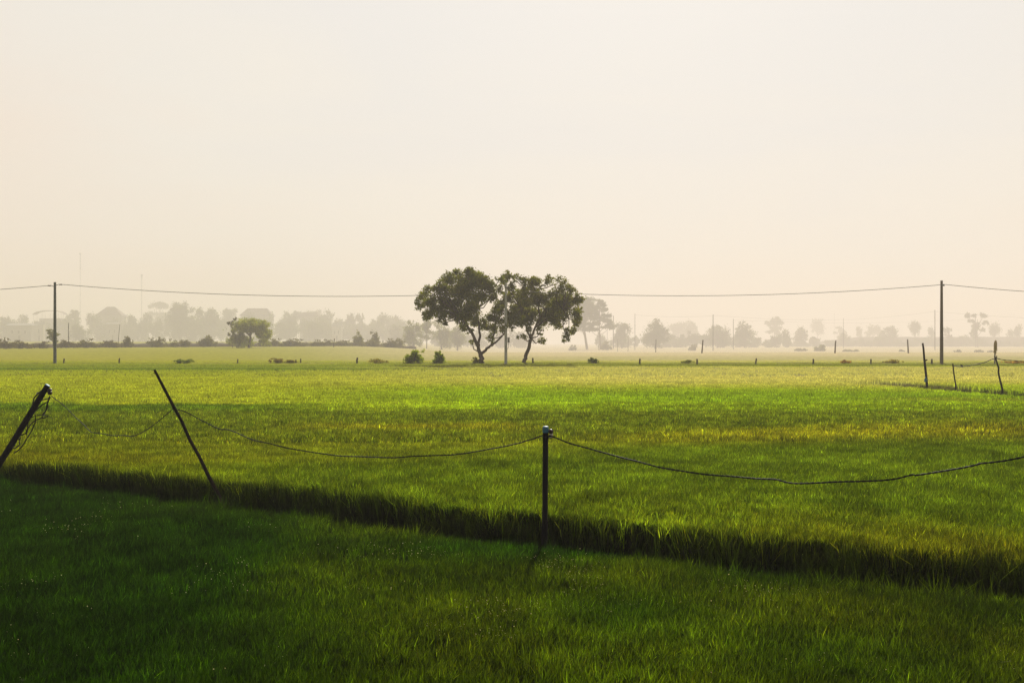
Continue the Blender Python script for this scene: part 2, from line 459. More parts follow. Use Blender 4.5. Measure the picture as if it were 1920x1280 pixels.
zn1, p1, h1, l1, a1 = rice_zone(5.2, 10.5, 760, 8, 1.08, 0.0078, 'near', 0.045, 6.5)
zn2, p2, h2, l2, a2 = rice_zone(10.5, 25.0, 480, 8, 1.08, 0.0085, 'near', 0.05, 6.5)
V, T, K = join([zn1, zn2])
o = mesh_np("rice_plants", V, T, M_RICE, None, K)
tag(o, "dark green dewy rice plants filling the nearest paddy below the ditch", "rice crop", kind="stuff")
zm1, p3, h3, l3, a3 = rice_zone(8.0, 24.0, 520, 8, 1.06, 0.0085, 'mid', 0.05, 6.5)
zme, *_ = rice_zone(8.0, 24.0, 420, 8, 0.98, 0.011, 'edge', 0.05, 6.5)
zm2, *_ = rice_zone(24.0, 40.0, 120, 7, 1.06, 0.0145, 'mid', 0.07, 6.5)
zm3, *_ = rice_zone(40.0, 70.0, 28, 8, 1.05, 0.026, 'mid', 0.20, 6.5)
zm4, *_ = rice_zone(70.0, 128.0, 5, 8, 1.12, 0.06, 'mid', 0.40, 14.0)
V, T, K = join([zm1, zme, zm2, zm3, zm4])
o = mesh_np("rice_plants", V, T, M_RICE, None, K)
tag(o, "bright yellow green rice plants covering the wide middle paddy up to the pole line", "rice crop", kind="stuff")

# dew drops on blade tips
def dew(pos, h, lean, la, n, size):
    wgt = np.clip(vnoise(pos[:, 0], pos[:, 1], 0.9, 41) - .45, 0, 1) ** 1.5 * (.12 + sstep(-.25, .15, pos[:, 0] / pos[:, 1])) * sstep(-.8, -2.2, ditch_sd(pos[:, 0], pos[:, 1])) + 1e-7
    k = rng.choice(len(pos), n, replace=False, p=wgt / wgt.sum())
    ld = np.stack([np.cos(la[k]), np.sin(la[k]), np.zeros(n)], -1)
    t = 0.75 + 0.25 * rng.random(n)
    c = pos[k] + np.array([0, 0, 1.0]) * (h[k] * t)[:, None] + ld * (lean[k] * h[k] * t ** 2)[:, None]
    s = size * (0.5 + rng.random(n) ** 3 * 1.3)
    octv = np.array([[1, 0, 0], [-1, 0, 0], [0, 1, 0], [0, -1, 0], [0, 0, 1], [0, 0, -1]], float)
    octf = np.array([[0, 2, 4], [2, 1, 4], [1, 3, 4], [3, 0, 4], [2, 0, 5], [1, 2, 5], [3, 1, 5], [0, 3, 5]])
    V = (c[:, None, :] + octv[None] * s[:, None, None]).reshape(-1, 3)
    T = ((np.arange(n) * 6)[:, None, None] + octf[None]).reshape(-1, 3)
    return V, T, np.ones((len(V), 3))
V, T, K = join([dew(p1, h1, l1, a1, 2600, .0034), dew(p2, h2, l2, a2, 2200, .0038)])
o = mesh_np("dew_drops", V, T, M_DEW)
tag(o, "tiny glinting dew drops on the tips of the nearest rice blades", "dew", kind="stuff")

# ------------------------------------------------------------------ trees
LEAFQ = np.array([[-.5, 0, 0], [0, .28, 0], [.5, 0, 0], [0, -.28, 0]])
def leaf_mesh(name, clumps, leaf, count, base, mat, parent, var=0.5, seed=0, shell=0.55, flat=1.0):
    """clumps: list of (centre xyz, (rx,ry,rz), weight); leaves spread through each clump's volume"""
    g = np.random.default_rng(seed + 11)
    P_, K_ = [], []
    wsum = sum(c[2] * c[1][0] * c[1][2] for c in clumps)
    sub = []
    for c, r_, wgt in clumps:
        sub.append((c, tuple(q * .8 for q in r_), wgt * .5))
        for _ in range(6):
            d = g.normal(size=3); d /= np.linalg.norm(d)
            sub.append((np.array(c) + d * np.array(r_) * g.uniform(.5, .95), tuple(np.array(r_) * g.uniform(.35, .6)), wgt * .9))
    clumps = sub
    wsum = sum(c[2] * c[1][0] * c[1][2] for c in clumps)
    for c, r_, wgt in clumps:
        n = max(3, int(count * wgt * r_[0] * r_[2] / wsum))
        d = g.normal(size=(n, 3)); d /= np.linalg.norm(d, axis=1)[:, None]
        rr = g.random(n) ** shell * (1 + .22 * g.exponential(1, n) * (g.random(n) < .35))
        lump = 0.72 + 0.5 * vnoise(d[:, 0] * 3 + c[0], d[:, 2] * 3 + d[:, 1] * 2 + c[2], 1.0, 20)
        p = np.array(c) + d * (rr * lump)[:, None] * np.array(r_)
        P_.append(p)
        K_.append(np.full(n, 0.75 + .5 * g.random()))
    p = np.concatenate(P_); kb = np.concatenate(K_); n = len(p)
    # random orientation
    q = g.normal(size=(n, 4)); q /= np.linalg.norm(q, axis=1)[:, None]
    w_, x_, y_, z_ = q.T
    Rm = np.stack([np.stack([1 - 2 * (y_**2 + z_**2), 2 * (x_*y_ - w_*z_), 2 * (x_*z_ + w_*y_)], -1),
                   np.stack([2 * (x_*y_ + w_*z_), 1 - 2 * (x_**2 + z_**2), 2 * (y_*z_ - w_*x_)], -1),
                   np.stack([2 * (x_*z_ - w_*y_), 2 * (y_*z_ + w_*x_), 1 - 2 * (x_**2 + y_**2)], -1)], 1)
    sz = leaf * (0.6 + 0.8 * g.random(n))
    V = p[:, None, :] + np.einsum('nij,kj->nki', Rm, LEAFQ) * sz[:, None, None]
    if parent is not None:
        V = V - np.array(parent.location)
    V = V.reshape(-1, 3)
    T = (np.arange(n) * 4)[:, None] + np.arange(4)[None]
    col = np.array(base) * (kb * (1 - var / 2 + var * g.random(n)))[:, None]
    warm = g.random(n)[:, None]
    col = col * (np.array([0.9, 1.0, .9]) * (1 - warm) + np.array([1.25, 1.0, .8]) * warm)
    return mesh_np(name, V, T, mat, parent, np.repeat(col, 4, 0))

def rel(root, pts):
    l = np.array(root.location); return [np.array(p) - l for p in pts]

def img_tree(name, base_px, D, trunk_paths, clumps_z, label, seed, base_col, count, group=None):
    """the pair of big trees: limbs and boughs measured on the photo, given real depth"""
    base = P(base_px[0], base_px[1], D)
    root = empty(name, base)
    g = np.random.default_rng(seed)
    mb = MB()
    for path, rads in trunk_paths:
        pts = [P(a, b, D) + np.array([0, dy, 0]) for a, b, dy in path]
        # smooth with small kinks
        fine = []; fr = []
        for k in range(len(pts) - 1):
            for t in np.linspace(0, 1, 5)[:-1]:
                fine.append(pts[k] * (1 - t) + pts[k + 1] * t + g.normal(0, .03, 3)); fr.append(rads[k] * (1 - t) + rads[k + 1] * t)
        fine.append(pts[-1]); fr.append(rads[-1])
        mb.tube(rel(root, fine), fr, 8)
    cl = []
    for zx, zy, r, wgt in clumps_z:
        px = 740 + zx / 4.571; py = 480 + zy / 4.571; rm = r / 4.571 / F * D
        dx = px - base_px[0]
        depth = g.normal(0, 1.3)
        cl.append((P(px, py, D) + np.array([0, depth, 0]), (rm, rm * 1.25, rm * .9), wgt))
    for c, r_, wgt in cl:      # twigs into each bough
        ends = [p for p, _ in trunk_paths]
        cand = [P(pp[-1][0], pp[-1][1], D) + np.array([0, pp[-1][2], 0]) for pp, _ in trunk_paths]
        e0 = min(cand, key=lambda q: np.linalg.norm(q - c))
        midp = (e0 + c) / 2 + np.array([0, 0, -.15]) + g.normal(0, .15, 3)
        mb.tube(rel(root, [e0, midp, c]), [.075, .05, .025], 5)
        for _ in range(2):
            mb.tube(rel(root, [c, c + g.normal(0, .6, 3) * np.array(r_)]), [.022, .01], 4)
    mb.build("trunk", M_BARK, root, True)
    leaf_mesh("crown", cl, 0.20, count, base_col, M_LEAF, root, .7, seed)
    tag(root, label, "tree", group)
    return root

PD = 109.2
T1 = [(620,190,120,1),(480,220,95,1.1),(720,200,95,1),(800,260,75,1),(430,320,95,1),(560,330,120,1.1),(700,350,100,1),
      (480,440,115,1.1),(610,460,120,1.1),(230,350,70,.8),(285,295,50,.6),(205,430,55,.7),(330,430,90,1),(300,500,65,.9),
      (430,530,60,.9),(435,570,35,.7),(840,330,60,.8),(880,420,60,.7),(860,520,80,.9),(700,530,90,.9),(600,560,60,.8),
      (790,600,60,.6),(860,640,60,.6),(820,705,42,.5),(590,615,42,.5),(660,735,30,.6),(930,620,50,.5),(545,130,50,.6),(640,130,60,.8),(400,190,40,.4),(620,260,70,.9)]
T1 += [(905,200,50,.6),(900,280,50,.6),(930,470,55,.6),(960,560,50,.6),(380,260,60,.8),(520,520,60,.8),(640,640,40,.5)]
T1 = [(a, b, r * .98, w_) for a, b, r, w_ in T1]
img_tree("broadleaf_tree", (901, 680), PD, [
    ([(903, 682, 0), (902, 668, 0), (899, 660, 0)], [.27, .22, .20]),
    ([(899, 661, 0), (896, 646, -.2), (884, 622, -.4), (871, 603, -.5), (862, 590, -.6)], [.18, .16, .13, .10, .07]),
    ([(897, 648, -.1), (900, 628, .3), (897, 605, .5), (893, 580, .6)], [.13, .11, .09, .06]),
    ([(902, 663, 0), (913, 653, .1), (925, 645, .2), (936, 635, .3), (946, 626, .4)], [.15, .13, .11, .08, .05]),
    ([(921, 648, .1), (925, 630, .5), (930, 605, .8)], [.10, .08, .05]),
], T1, "leafy green tree with forked trunk and wide crown left of the grey pole", 3, (0.128, 0.142, 0.004), 31000, "pair of large trees by the central pole")
T2 = [(980,165,50,.6),(925,220,45,.5),(1040,190,45,.4),(1000,265,55,.6),(1000,350,65,.7),(1065,330,70,.8),(1210,240,80,1),
      (1120,260,60,.8),(1325,225,55,.45),(1430,215,60,.32),(1470,250,40,.3),(1240,345,110,1),(1120,360,95,1),(1100,470,95,1),(1200,480,110,1),
      (1010,500,85,.9),(1350,420,105,1),(1480,370,95,1),(1550,400,65,1),(1420,520,105,1),(1530,500,75,1),(1300,560,90,.9),
      (1100,570,65,.7),(1000,580,55,.6),(1250,640,45,.6),(1265,720,42,.6),(1405,590,55,.7),(1490,640,55,.7),(1468,705,45,.6),
      (1565,560,45,.7),(1090,690,45,.3),(1150,620,40,.4),(1180,200,55,.7),(1590,460,35,.6)]
T2 += [(950,330,55,.6),(940,410,50,.6),(1380,300,80,.7),(1430,440,80,.9),(1340,500,80,.9),(1060,420,70,.8),(1160,540,70,.8),(1500,300,50,.5),(1100,210,45,.5)]
T2 = [(a, b, r * .97, w_) for a, b, r, w_ in T2]
img_tree("broadleaf_tree", (983, 680), PD + 1.5, [
    ([(981, 682, 0), (986, 668, 0), (992, 650, 0), (996, 634, 0)], [.20, .18, .165, .15]),
    ([(996, 635, 0), (1001, 620, -.2), (1010, 600, -.4), (1022, 580, -.5)], [.13, .11, .09, .06]),
    ([(996, 636, 0), (989, 620, .3), (984, 600, .5), (978, 575, .6)], [.11, .09, .07, .05]),
    ([(1005, 612, -.3), (1030, 595, -.5), (1055, 580, -.7)], [.09, .07, .05]),
    ([(1012, 598, 0), (1008, 570, .3), (1003, 545, .4)], [.08, .06, .04]),
], T2, "leafy green tree with a single slanting trunk right of the grey pole", 5, (0.130, 0.140, 0.004), 31000, "pair of large trees by the central pole")

def ground_z(x, y):
    return float(soil(np.array([x]), np.array([y]))[0])

def solve_D(px, py):
    Ds = np.geomspace(112, 2200, 700); x = (px - 960) / F * Ds
    z = soil(x, Ds); pr = 640 + F * (CAMZ - z) / Ds
    k = np.argmin(np.abs(pr - py)); return float(Ds[k])

def gen_tree(name, px, top, base, wpx, kind, D, label, col=(0.055, 0.07, 0.014), seed=0, group=None, dens=1.0, cat="tree"):
    g = np.random.default_rng(seed + 1000)
    x = (px - 960) / F * D
    zb = ground_z(x, D)
    m = D / F                                     # metres per photo pixel there
    ztop = CAMZ + (640 - top) * m
    H = ztop - zb; W = wpx * m
    root = empty(name, (x, D, zb))
    cl = []; mb = MB(); org = np.array([x, D, zb])
    if kind == 'round':
        c0 = 0.36
        for k in range(9):
            a = g.random() * 6.28; rr = .26 * W * math.sqrt(g.random())
            cl.append((org + [rr * math.cos(a), rr * math.sin(a), H * (c0 + (1 - c0) * (.28 + .38 * g.random()))], (W * .27, W * .27, H * .21), 1))
        cl.append((org + [0, 0, H * .70], (W * .44, W * .44, H * .27), 1.2))
        tr = (0.04 * W, c0 + .2)
    elif kind == 'bushy':
        for k in range(16):
            t = g.random(); a = g.random() * 6.28
            rr = W * .34 * math.sqrt(g.random()) * (1.0 - .32 * t)
            cl.append((org + [rr * math.cos(a), rr * math.sin(a), H * (.14 + .70 * t)], (W * .17 * (1.15 - .4 * t), W * .17, H * .14), 1))
        cl.append((org + [g.normal(0, .05) * W, 0, H * .45], (W * .38, W * .34, H * .4), 1.0))
        tr = (0.035 * W, .6)
    elif kind == 'spread':
        for k in range(14):
            a = g.random() * 6.28; rr = W * .36 * math.sqrt(g.random())
            cl.append((org + [rr * math.cos(a), rr * math.sin(a), H * (.58 + .28 * g.random() - .22 * (rr / W))], (W * .18, W * .18, H * .12), 1))
        cl.append((org + [0, 0, H * .62], (W * .38, W * .34, H * .26), .8))
        for k in range(13):
            a = g.random() * 6.28; cl.append((org + [.36 * W * math.cos(a), .3 * W * math.sin(a), H * (.14 + .34 * g.random())], (W * .15, W * .15, H * .14), .9))
        tr = (0.03 * W, .6)
    elif kind == 'tiered':
        for k in range(11):
            t = k / 10.0
            rr = W * .34 * (1 - .75 * t) * (.4 + .6 * g.random()); sgn = 1 if k % 2 else -1
            cl.append((org + [sgn * rr, g.normal(0, .1) * W, H * (.40 + .56 * t)], (W * .22 * (1.1 - .6 * t), W * .2, H * .055), 1))
        tr = (0.025 * W, .95)
    elif kind == 'tall':
        for k in range(13):
            t = g.random(); a = g.random() * 6.28; rr = W * .32 * g.random() ** .5 * (1 - .3 * abs(t - .4))
            cl.append((org + [rr * math.cos(a), rr * math.sin(a), H * (.38 + .54 * t)], (W * .21, W * .2, H * .09), 1))
        tr = (0.028 * W, .85)
    elif kind == 'open':
        for k in range(15):
            t = g.random(); a = g.random() * 6.28; rr = W * .40 * g.random() ** .5 * (.45 + .55 * t)
            cl.append((org + [rr * math.cos(a), rr * math.sin(a), H * (.30 + .62 * t)], (W * .13, W * .13, H * .075), 1))
        tr = (0.03 * W, .8)
    elif kind == 'sparse':
        for k in range(12):
            t = g.random(); a = g.random() * 6.28; rr = W * .38 * g.random() ** .5
            cl.append((org + [rr * math.cos(a), rr * math.sin(a), H * (.35 + .6 * t)], (W * .14, W * .14, H * .07), .5))
        tr = (0.03 * W, .9)
    else:  # shrub: foliage down to the ground
        for k in range(10):
            a = g.random() * 6.28; rr = W * .33 * math.sqrt(g.random())
            cl.append((org + [rr * math.cos(a), rr * math.sin(a), H * (.16 + .50 * g.random() * (1 - rr / W))], (W * .2, W * .18, H * .27), 1))
        for k in range(4):
            cl.append((org + [g.normal(0, .18) * W, g.normal(0, .1) * W, H * (.75 + .15 * g.random())], (W * .10, W * .1, H * .16), .5))
        for k in range(9):
            cl.append((org + [g.uniform(-.55, .55) * W, g.uniform(-.4, .4) * W, H * (.10 + .35 * g.random())], (W * .05, W * .05, H * .22), .35))
        tr = (0.02 * W, .4)
    r0, th_ = tr
    bend = g.normal(0, .03) * W
    tp = [org + [0, 0, -.3], org + [bend, 0, H * th_ * .5], org + [bend * .3, 0, H * th_]]
    mb.tube(rel(root, tp), [r0, r0 * .75, r0 * .3], 7)
    for c, r_, wgt in cl[:12]:
        t = .35 + .5 * g.random()
        st = tp[1] * (1 - t) + tp[2] * t if t > 0 else tp[1]
        st = org + np.array([bend * .7, 0, min(H * th_ * .9, max(H * .12, (c[2] - zb) * .62))])
        mb.tube(rel(root, [st, (st + c) / 2 + [0, 0, -.02 * H], c]), [r0 * .4, r0 * .28, r0 * .12], 5)
    mb.build("stem" if kind == 'shrub' else "trunk", M_BARK, root, True)
    leafm = 2.7 * m
    cnt = int(wpx * (base - top) * (1.0 if kind in ('sparse', 'open') else 1.7) * dens) + 60
    leaf_mesh("foliage" if kind == 'shrub' else "crown", cl, leafm, cnt, col, M_LEAF, root, .6, seed)
    tag(root, label, cat, group)
    return root

GR = "hazy trees beyond the fields on the right"
GL = "hazy trees around the village on the left"
GREEN = (0.06, 0.085, 0.010); PALE = (0.07, 0.075, 0.03); YEL = (0.12, 0.14, 0.02); BRN = (0.09, 0.07, 0.03)
right_trees = [
 (1101,556,655,74,'tall',  None, "tall hazy tree with stacked boughs touching the right edge of the big green crown"),
 (1126,562,655,52,'tiered',None, "slim hazy tree with flat tiers of foliage left of the first far pole"),
 (1166,598,653,36,'bushy', None, "bushy hazy tree between the thick far pole and the thin far pole"),
 (1229,592,654,56,'bushy', None, "broad hazy tree with peaked top standing right of the thin far pole"),
 (1272,600,648,34,'round', 1100, "pale round tree fading out right of the broad peaked hazy tree"),
 (1300,594,648,34,'bushy', 1050, "pale faded tree left of the far pole with thick shaft in the middle"),
 (1345,600,652,54,'bushy', None, "bushy hazy tree right behind the far pole holding two wires"),
 (1396,600,652,44,'bushy', None, "bushy hazy tree right behind the short far pole"),
 (1452,591,650,34,'tall',  1000, "tall pale tree fading in mist between the bushy trees and the dark cone shaped bush"),
 (1502,611,650,32,'bushy', None, "cone shaped dark hazy bush tree standing alone in mist"),
 (1533,597,640,24,'round', 1250, "very faint round tree right of the cone shaped bush tree"),
 (1575,608,646,30,'open',  1150, "faint open tree behind the thin pole right of the cone shaped bush tree"),
 (1583,622,650,30,'bushy', 850,  "low hazy bush tree at the foot of the thin pole"),
 (1612,609,642,20,'bushy', 1050, "small faint tree just right of the thin pole"),
 (1638,604,640,28,'spread',1100, "faint flat topped tree left of the wide dark bush"),
 (1667,609,650,46,'bushy', 860,  "wide hazy dark bush tree left of the lone lollipop tree"),
 (1715,599,632,28,'round', 900,  "lollipop shaped tree on the dyke with a clear thin stem"),
 (1746,611,632,15,'round', 910,  "tiny faint round tree on the dyke left of the second pole"),
 (1778,609,648,22,'open',  840,  "ragged hazy tree just right of the tall brown pole"),
 (1802,623,648,30,'bushy', 850,  "low hazy bush between the tall brown pole and the airy tree"),
 (1833,585,650,42,'open',  780,  "tall airy tree with a thin pole in front of its stem"),
 (1866,604,631,25,'round', 900,  "round crowned tree on the dyke right of the airy tree"),
 (1909,606,631,19,'round', 905,  "round crowned tree on the dyke at the right edge of the picture"),
 (1893,616,631,13,'round', 900,  "smallest round tree on the dyke between two larger round ones"),
 (776,597,646,38,'bushy', 560,   "hazy pale green tree left behind the wide crowned tree"),
 (800,600,646,26,'tall',  580,   "narrow hazy tree second from left behind the wide crowned tree"),
 (828,597,646,34,'bushy', 600,   "hazy tree under the left boughs of the wide crowned tree"),
 (858,604,646,34,'bushy', 620,   "hazy tree behind the forked trunk"),
]
for n, (px, top, base, wpx, kind, D, lab) in enumerate(right_trees):
    D = solve_D(px, base) if D is None else D * (1.75 if px > 1000 else 1.2)
    gen_tree("tree", px, top, base, wpx * (1.15 if px > 1000 else 1.45), kind, D, lab, GREEN if px > 1000 else (0.13, 0.155, 0.03), 40 + n, GR if px > 1000 else None)

left_trees = [
 (8,588,640,34,'bushy',640,"hazy tree at the left edge of the picture before the village"),
 (38,586,640,40,'bushy',660,"hazy rounded tree left of the long open sided roof"),
 (142,580,640,34,'open',700,"hazy tree with ragged palm like top right of the left pole"),
 (150,606,640,36,'bushy',560,"pale green low tree in front of the village right of the left pole"),
 (243,583,640,34,'bushy',700,"low hazy tree right of the big hip roof, left of the second mast"),
 (272,582,640,34,'bushy',690,"low hazy tree under the second mast"),
 (298,565,640,40,'tall',900,"very pale tall tree behind the highest village tree"),
 (338,560,640,62,'bushy',640,"highest village tree with a spiky top"),
 (389,566,640,46,'bushy',660,"round topped village tree right of the highest one"),
 (430,573,640,40,'bushy',760,"domed hazy tree left of the gabled roof ridge"),
 (538,579,640,24,'bushy',740,"narrow upright hazy tree right of the gabled roof ridge"),
 (556,581,640,18,'tall',780,"thin pointed hazy tree left of the flat village roof"),
 (540,598,640,44,'bushy',650,"broad hazy bush tree below the narrow upright hazy tree"),
 (586,576,640,24,'round',880,"pale tree rising behind the flat village roof"),
 (613,579,640,34,'bushy',720,"domed hazy tree right of the flat village roof"),
 (590,598,640,40,'bushy',640,"broad hazy bush tree in front of the flat village roof"),
 (640,592,640,30,'bushy',740,"low hazy tree in the dip of the village skyline"),
 (660,584,640,22,'bushy',720,"left of two hazy trees with twin tops"),
 (676,583,640,22,'bushy',725,"right of two hazy trees with twin tops"),
 (700,591,640,36,'bushy',730,"low hazy tree right of the twin topped pair"),
 (730,581,640,44,'bushy',740,"broad hazy tree at the right end of the village"),
]
for n, (px, top, base, wpx, kind, D, lab) in enumerate(left_trees):
    gen_tree("tree", px, top, base, wpx * 1.35, kind, D * 2.0, lab, GREEN, 90 + n, GL, 1.1)

HD = 300
gen_tree("tree", 466, 589, 650, 88, 'spread', 290, "spreading green tree with flat wide crown rising from the hedge", (0.22, 0.25, 0.02), 131, None, 1.6)
gen_tree("tree", 436, 596, 650, 22, 'sparse', 295, "half bare thin tree left of the spreading green tree", (0.06, 0.06, 0.02), 132)
gen_tree("bush", 447, 612, 650, 34, 'shrub', 287, "yellow green bush under the left side of the spreading tree", (0.12, 0.14, 0.016), 133, None, 1.2, "bush")
gen_tree("tree", 100, 611, 650, 40, 'open', 280, "small open green tree behind the left pole", (0.11, 0.13, 0.014), 134)
gen_tree("bush", 673, 619, 648, 25, 'shrub', 400, "round yellow green bush alone on the hedge line", (0.13, 0.14, 0.03), 135, None, 1, "bush")
gen_tree("bush", 704, 620, 648, 26, 'shrub', 410, "ragged bush right of the round yellow green bush", (0.10, 0.10, 0.03), 136, None, .7, "bush")

# overgrown hedge at the far edge of the field on the left: bank and single shrubs
def bank(name, pxs, D0, D1, h, label):
    V = []; Q = []
    g = np.random.default_rng(5); prof = ((-1, 0), (-.6, .75), (0, 1.0), (.6, .75), (1, 0))
    for a, px in enumerate(pxs):
        t = a / (len(pxs) - 1); D = D0 + (D1 - D0) * t; x = (px - 960) / F * D
        for dy, dz in prof:
            V.append((x, D + dy * 2.2, ground_z(x, D) - .15 + dz * h * (.75 + .5 * g.random())))
    k = len(prof)
    for a in range(len(pxs) - 1):
        for b in range(k - 1):
            Q.append((a * k + b, (a + 1) * k + b, (a + 1) * k + b + 1, a * k + b + 1))
    o = mesh_np(name, np.array(V), np.array(Q), M_EARTH, smooth=True)
    return tag(o, label, "bank")
hb = bank("earth_bank", np.linspace(-420, 780, 170), 200, 420, 1.3, "long low brown earth bank under the hedge shrubs on the left")
hl = ["dark brown scrubby shrub at the left edge of the hedge", "dark shrub second in the hedge from the left edge", "low brown shrub just left of the left pole",
      "brown shrub just right of the left pole", "olive shrub right of the small open tree", "low brown red shrub below the hip roofed house",
      "spiky shrub sticking up above the hedge below the second mast", "rounded olive shrub below the highest village tree", "low olive shrub in the dip before the pointed shrub",
      "pointed bushy shrub left of the half bare tree", "brown shrub beneath the right side of the spreading tree", "long low olive shrub right of the spreading tree",
      "low olive shrub left of the leaning stake on the hedge line", "low pale shrub right of the leaning stake", "low pale shrub at the foot of the round yellow green bush", "last pale low shrub at the hedge's right end"]
hx = [(8,634,40),(42,637,46),(75,639,34),(125,637,40),(163,634,46),(205,637,50),(240,629,22),(295,632,44),(340,635,44),(388,628,40),(505,633,44),(550,634,60),(605,635,50),(645,637,40),(690,636,50),(738,634,60)]
for n, ((px, top, wpx), lab) in enumerate(zip(hx, hl)):
    D = 258 + (px / 780) * 155
    c = (0.075, 0.062, 0.022) if px < 260 and px not in (163, 240) else (0.085, 0.08, 0.025)
    gen_tree("bush", px, top, 652, wpx, 'shrub', D, lab, c, 150 + n, "shrubs of the hedge on the left", 1.2, "bush")

# bushes along the pole line
def low_bush(px, top, wpx, lab, c, seed, dens=1.5, D=PD, cat="bush", group=None):
    return gen_tree("bush", px, top, 681, wpx, 'shrub', D, lab, c, seed, group, dens, cat)
low_bush(776, 655, 38, "round bright green bush, larger of the two left of the big trees", (0.26, 0.33, 0.014), 201, 3)
low_bush(822, 658, 26, "smaller bright green bush between the round bush and the forked trunk", (0.26, 0.33, 0.016), 202, 3)
low_bush(894, 669, 18, "small pale weed clump at the foot of the forked trunk", (0.20, 0.20, 0.07), 203, 1.2)
low_bush(346, 673, 36, "low dark green mound of weeds between two short stumps on the left", (0.116, 0.167, 0.02), 204)
low_bush(519, 671, 26, "low brown twiggy weed clump left of the two close stumps", (0.217, 0.174, 0.072), 205, 1.0)
low_bush(545, 675, 24, "flat brown weed patch beside the two close stumps", (0.232, 0.203, 0.072), 206, .8)
low_bush(706, 672, 44, "scattered brown stalks right of the thick short stump", (0.246, 0.217, 0.072), 207, .7)
low_bush(1112, 670, 22, "spiky dark green weed clump right of the slanting trunk", (0.131, 0.174, 0.026), 208, 1.3)
low_bush(1290, 675, 26, "low dark green weed tuft left of the leafy stump", (0.189, 0.217, 0.043), 209, .9)
low_bush(1585, 675, 24, "reddish brown low bush on the bund at right", (0.319, 0.189, 0.072), 210, 1.4)
low_bush(1675, 674, 32, "brown green low mound on the bund left of the tall brown pole", (0.246, 0.203, 0.058), 211, 1.4)
low_bush(1908, 677, 46, "reddish brown heap of dead weeds at the right edge", (0.348, 0.203, 0.072), 212, 1.4)
mist_bush = [(1300,645,657,15,"bare little shrub beside the leaning stake in the mist"),(1540,645,658,34,"spiky hazy shrub left of the leaning far stake"),
             (1502,653,658,24,"low hazy weed mound left of the spiky hazy shrub"),(1597,655,659,34,"long flat hazy weed mound right of the far stake"),
             (1690,656,659,10,"tiny hazy weed tuft left of the straight far stake"),(1797,656,660,12,"tiny hazy weed tuft right of the tall brown pole"),
             (1836,656,660,16,"low hazy weed tuft below the airy tree"),(1857,657,660,10,"tiny weed tuft left of the straw wrapped stake"),
             (1075,647,657,16,"small faint bush under the right boughs of the big trees"),(1135,638,656,22,"faint bush at the foot of the slim tiered tree")]
for n, (px, top, base, wpx, lab) in enumerate(mist_bush):
    gen_tree("bush", px, top, base, wpx, 'shrub', solve_D(px, base), lab, (0.12, 0.12, 0.03), 230 + n, "low weeds in the misty field", 1.6, "bush")

# ------------------------------------------------------------------ poles and wires
def pole(px, top, base, D, rb, rt, label, mat, style, group):
    b = P(px, base, D); zb = ground_z(b[0], D) - .3
    zt = CAMZ + (640 - top) / F * D
    root = empty("utility_pole", (b[0], D, zb))
    H = zt - zb
    mb = MB(); mb.tube([(0, 0, 0), (0, 0, H * .5), (0, 0, H)], [rb, (rb + rt) / 2, rt], 10)
    mb.build("pole_shaft", mat, root, False)
    if style == 'pin':          # side bracket with insulators, both sides
        for sx, dz in ((-1, -.33), (1, -.22)):
            bm = MB(); bm.tube([(sx * rt * .8, 0, H + dz - .08), (sx * .30, 0, H + dz - .02), (sx * .38, 0, H + dz + .04)], .03, 6)
            br = bm.build("bracket", M_METAL, root)
            i_ = MB(); i_.tube([(sx * .40, 0, H + dz - .02), (sx * .5, 0, H + dz), (sx * .55, 0, H + dz), (sx * .62, 0, H + dz), (sx * .72, 0, H + dz)], [.035, .065, .04, .065, .03], 8)
            i_.build("insulator", M_BROWN, root, True)
    elif style == 'top':
        bm = MB(); bm.quadbox(0, -rt - .04, H - .45, rt * 2.6, .06, .10)
        bm.build("clamp", M_METAL, root)
        i_ = MB(); i_.lathe((rt + .10, -.02, H - .52), [(0, .03), (.04, .07), (.09, .04), (.13, .07), (.18, .03)], 8)
        i_.build("insulator", M_BROWN, root, True)
    else:
        i_ = MB(); i_.lathe((0, 0, H - .01), [(0, .05), (.1, .09), (.18, .05), (.26, .09), (.34, .04)], 8)
        i_.build("insulator", M_BROWN, root, True)
    tag(root, label, "utility pole", group)
    return root, H
GP = "tall poles of the near power line"
p_l, _ = pole(103, 529, 681, PD, .155, .115, "dark blue grey concrete pole at the left with bracket insulators", solid("blue_grey_concrete", (0.10, 0.12, 0.13), (0.16, 0.18, 0.19), 5, .8, .2), 'pin', GP)
p_c, Hc = pole(948.5, 530, 681, PD - 1.2, .155, .10, "pale grey concrete pole with meter box between the two big trees", solid("pale_concrete", (0.50, 0.49, 0.47), (0.64, 0.62, 0.60), 5, .8, .2), 'top', GP)
mb = MB(); mb.quadbox(.26, -.03, 2.55, .20, .22, .42); mb.quadbox(.26, -.03, 2.79, .26, .28, .05)
bx = mb.build("meter_box", M_METAL, p_c)
mb = MB(); mb.tube([(.26, -.03, 2.3), (.25, -.03, 1.95), (.17, -.03, 1.7)], .02, 5); mb.build("conduit", M_DARK, bx)
p_r, _ = pole(1765.5, 526, 684, PD - 2.5, .17, .11, "tall brown concrete pole at the right of the picture", solid("brown_concrete", (0.12, 0.085, 0.05), (0.18, 0.135, 0.085), 5, .85, .2), 'top', GP)

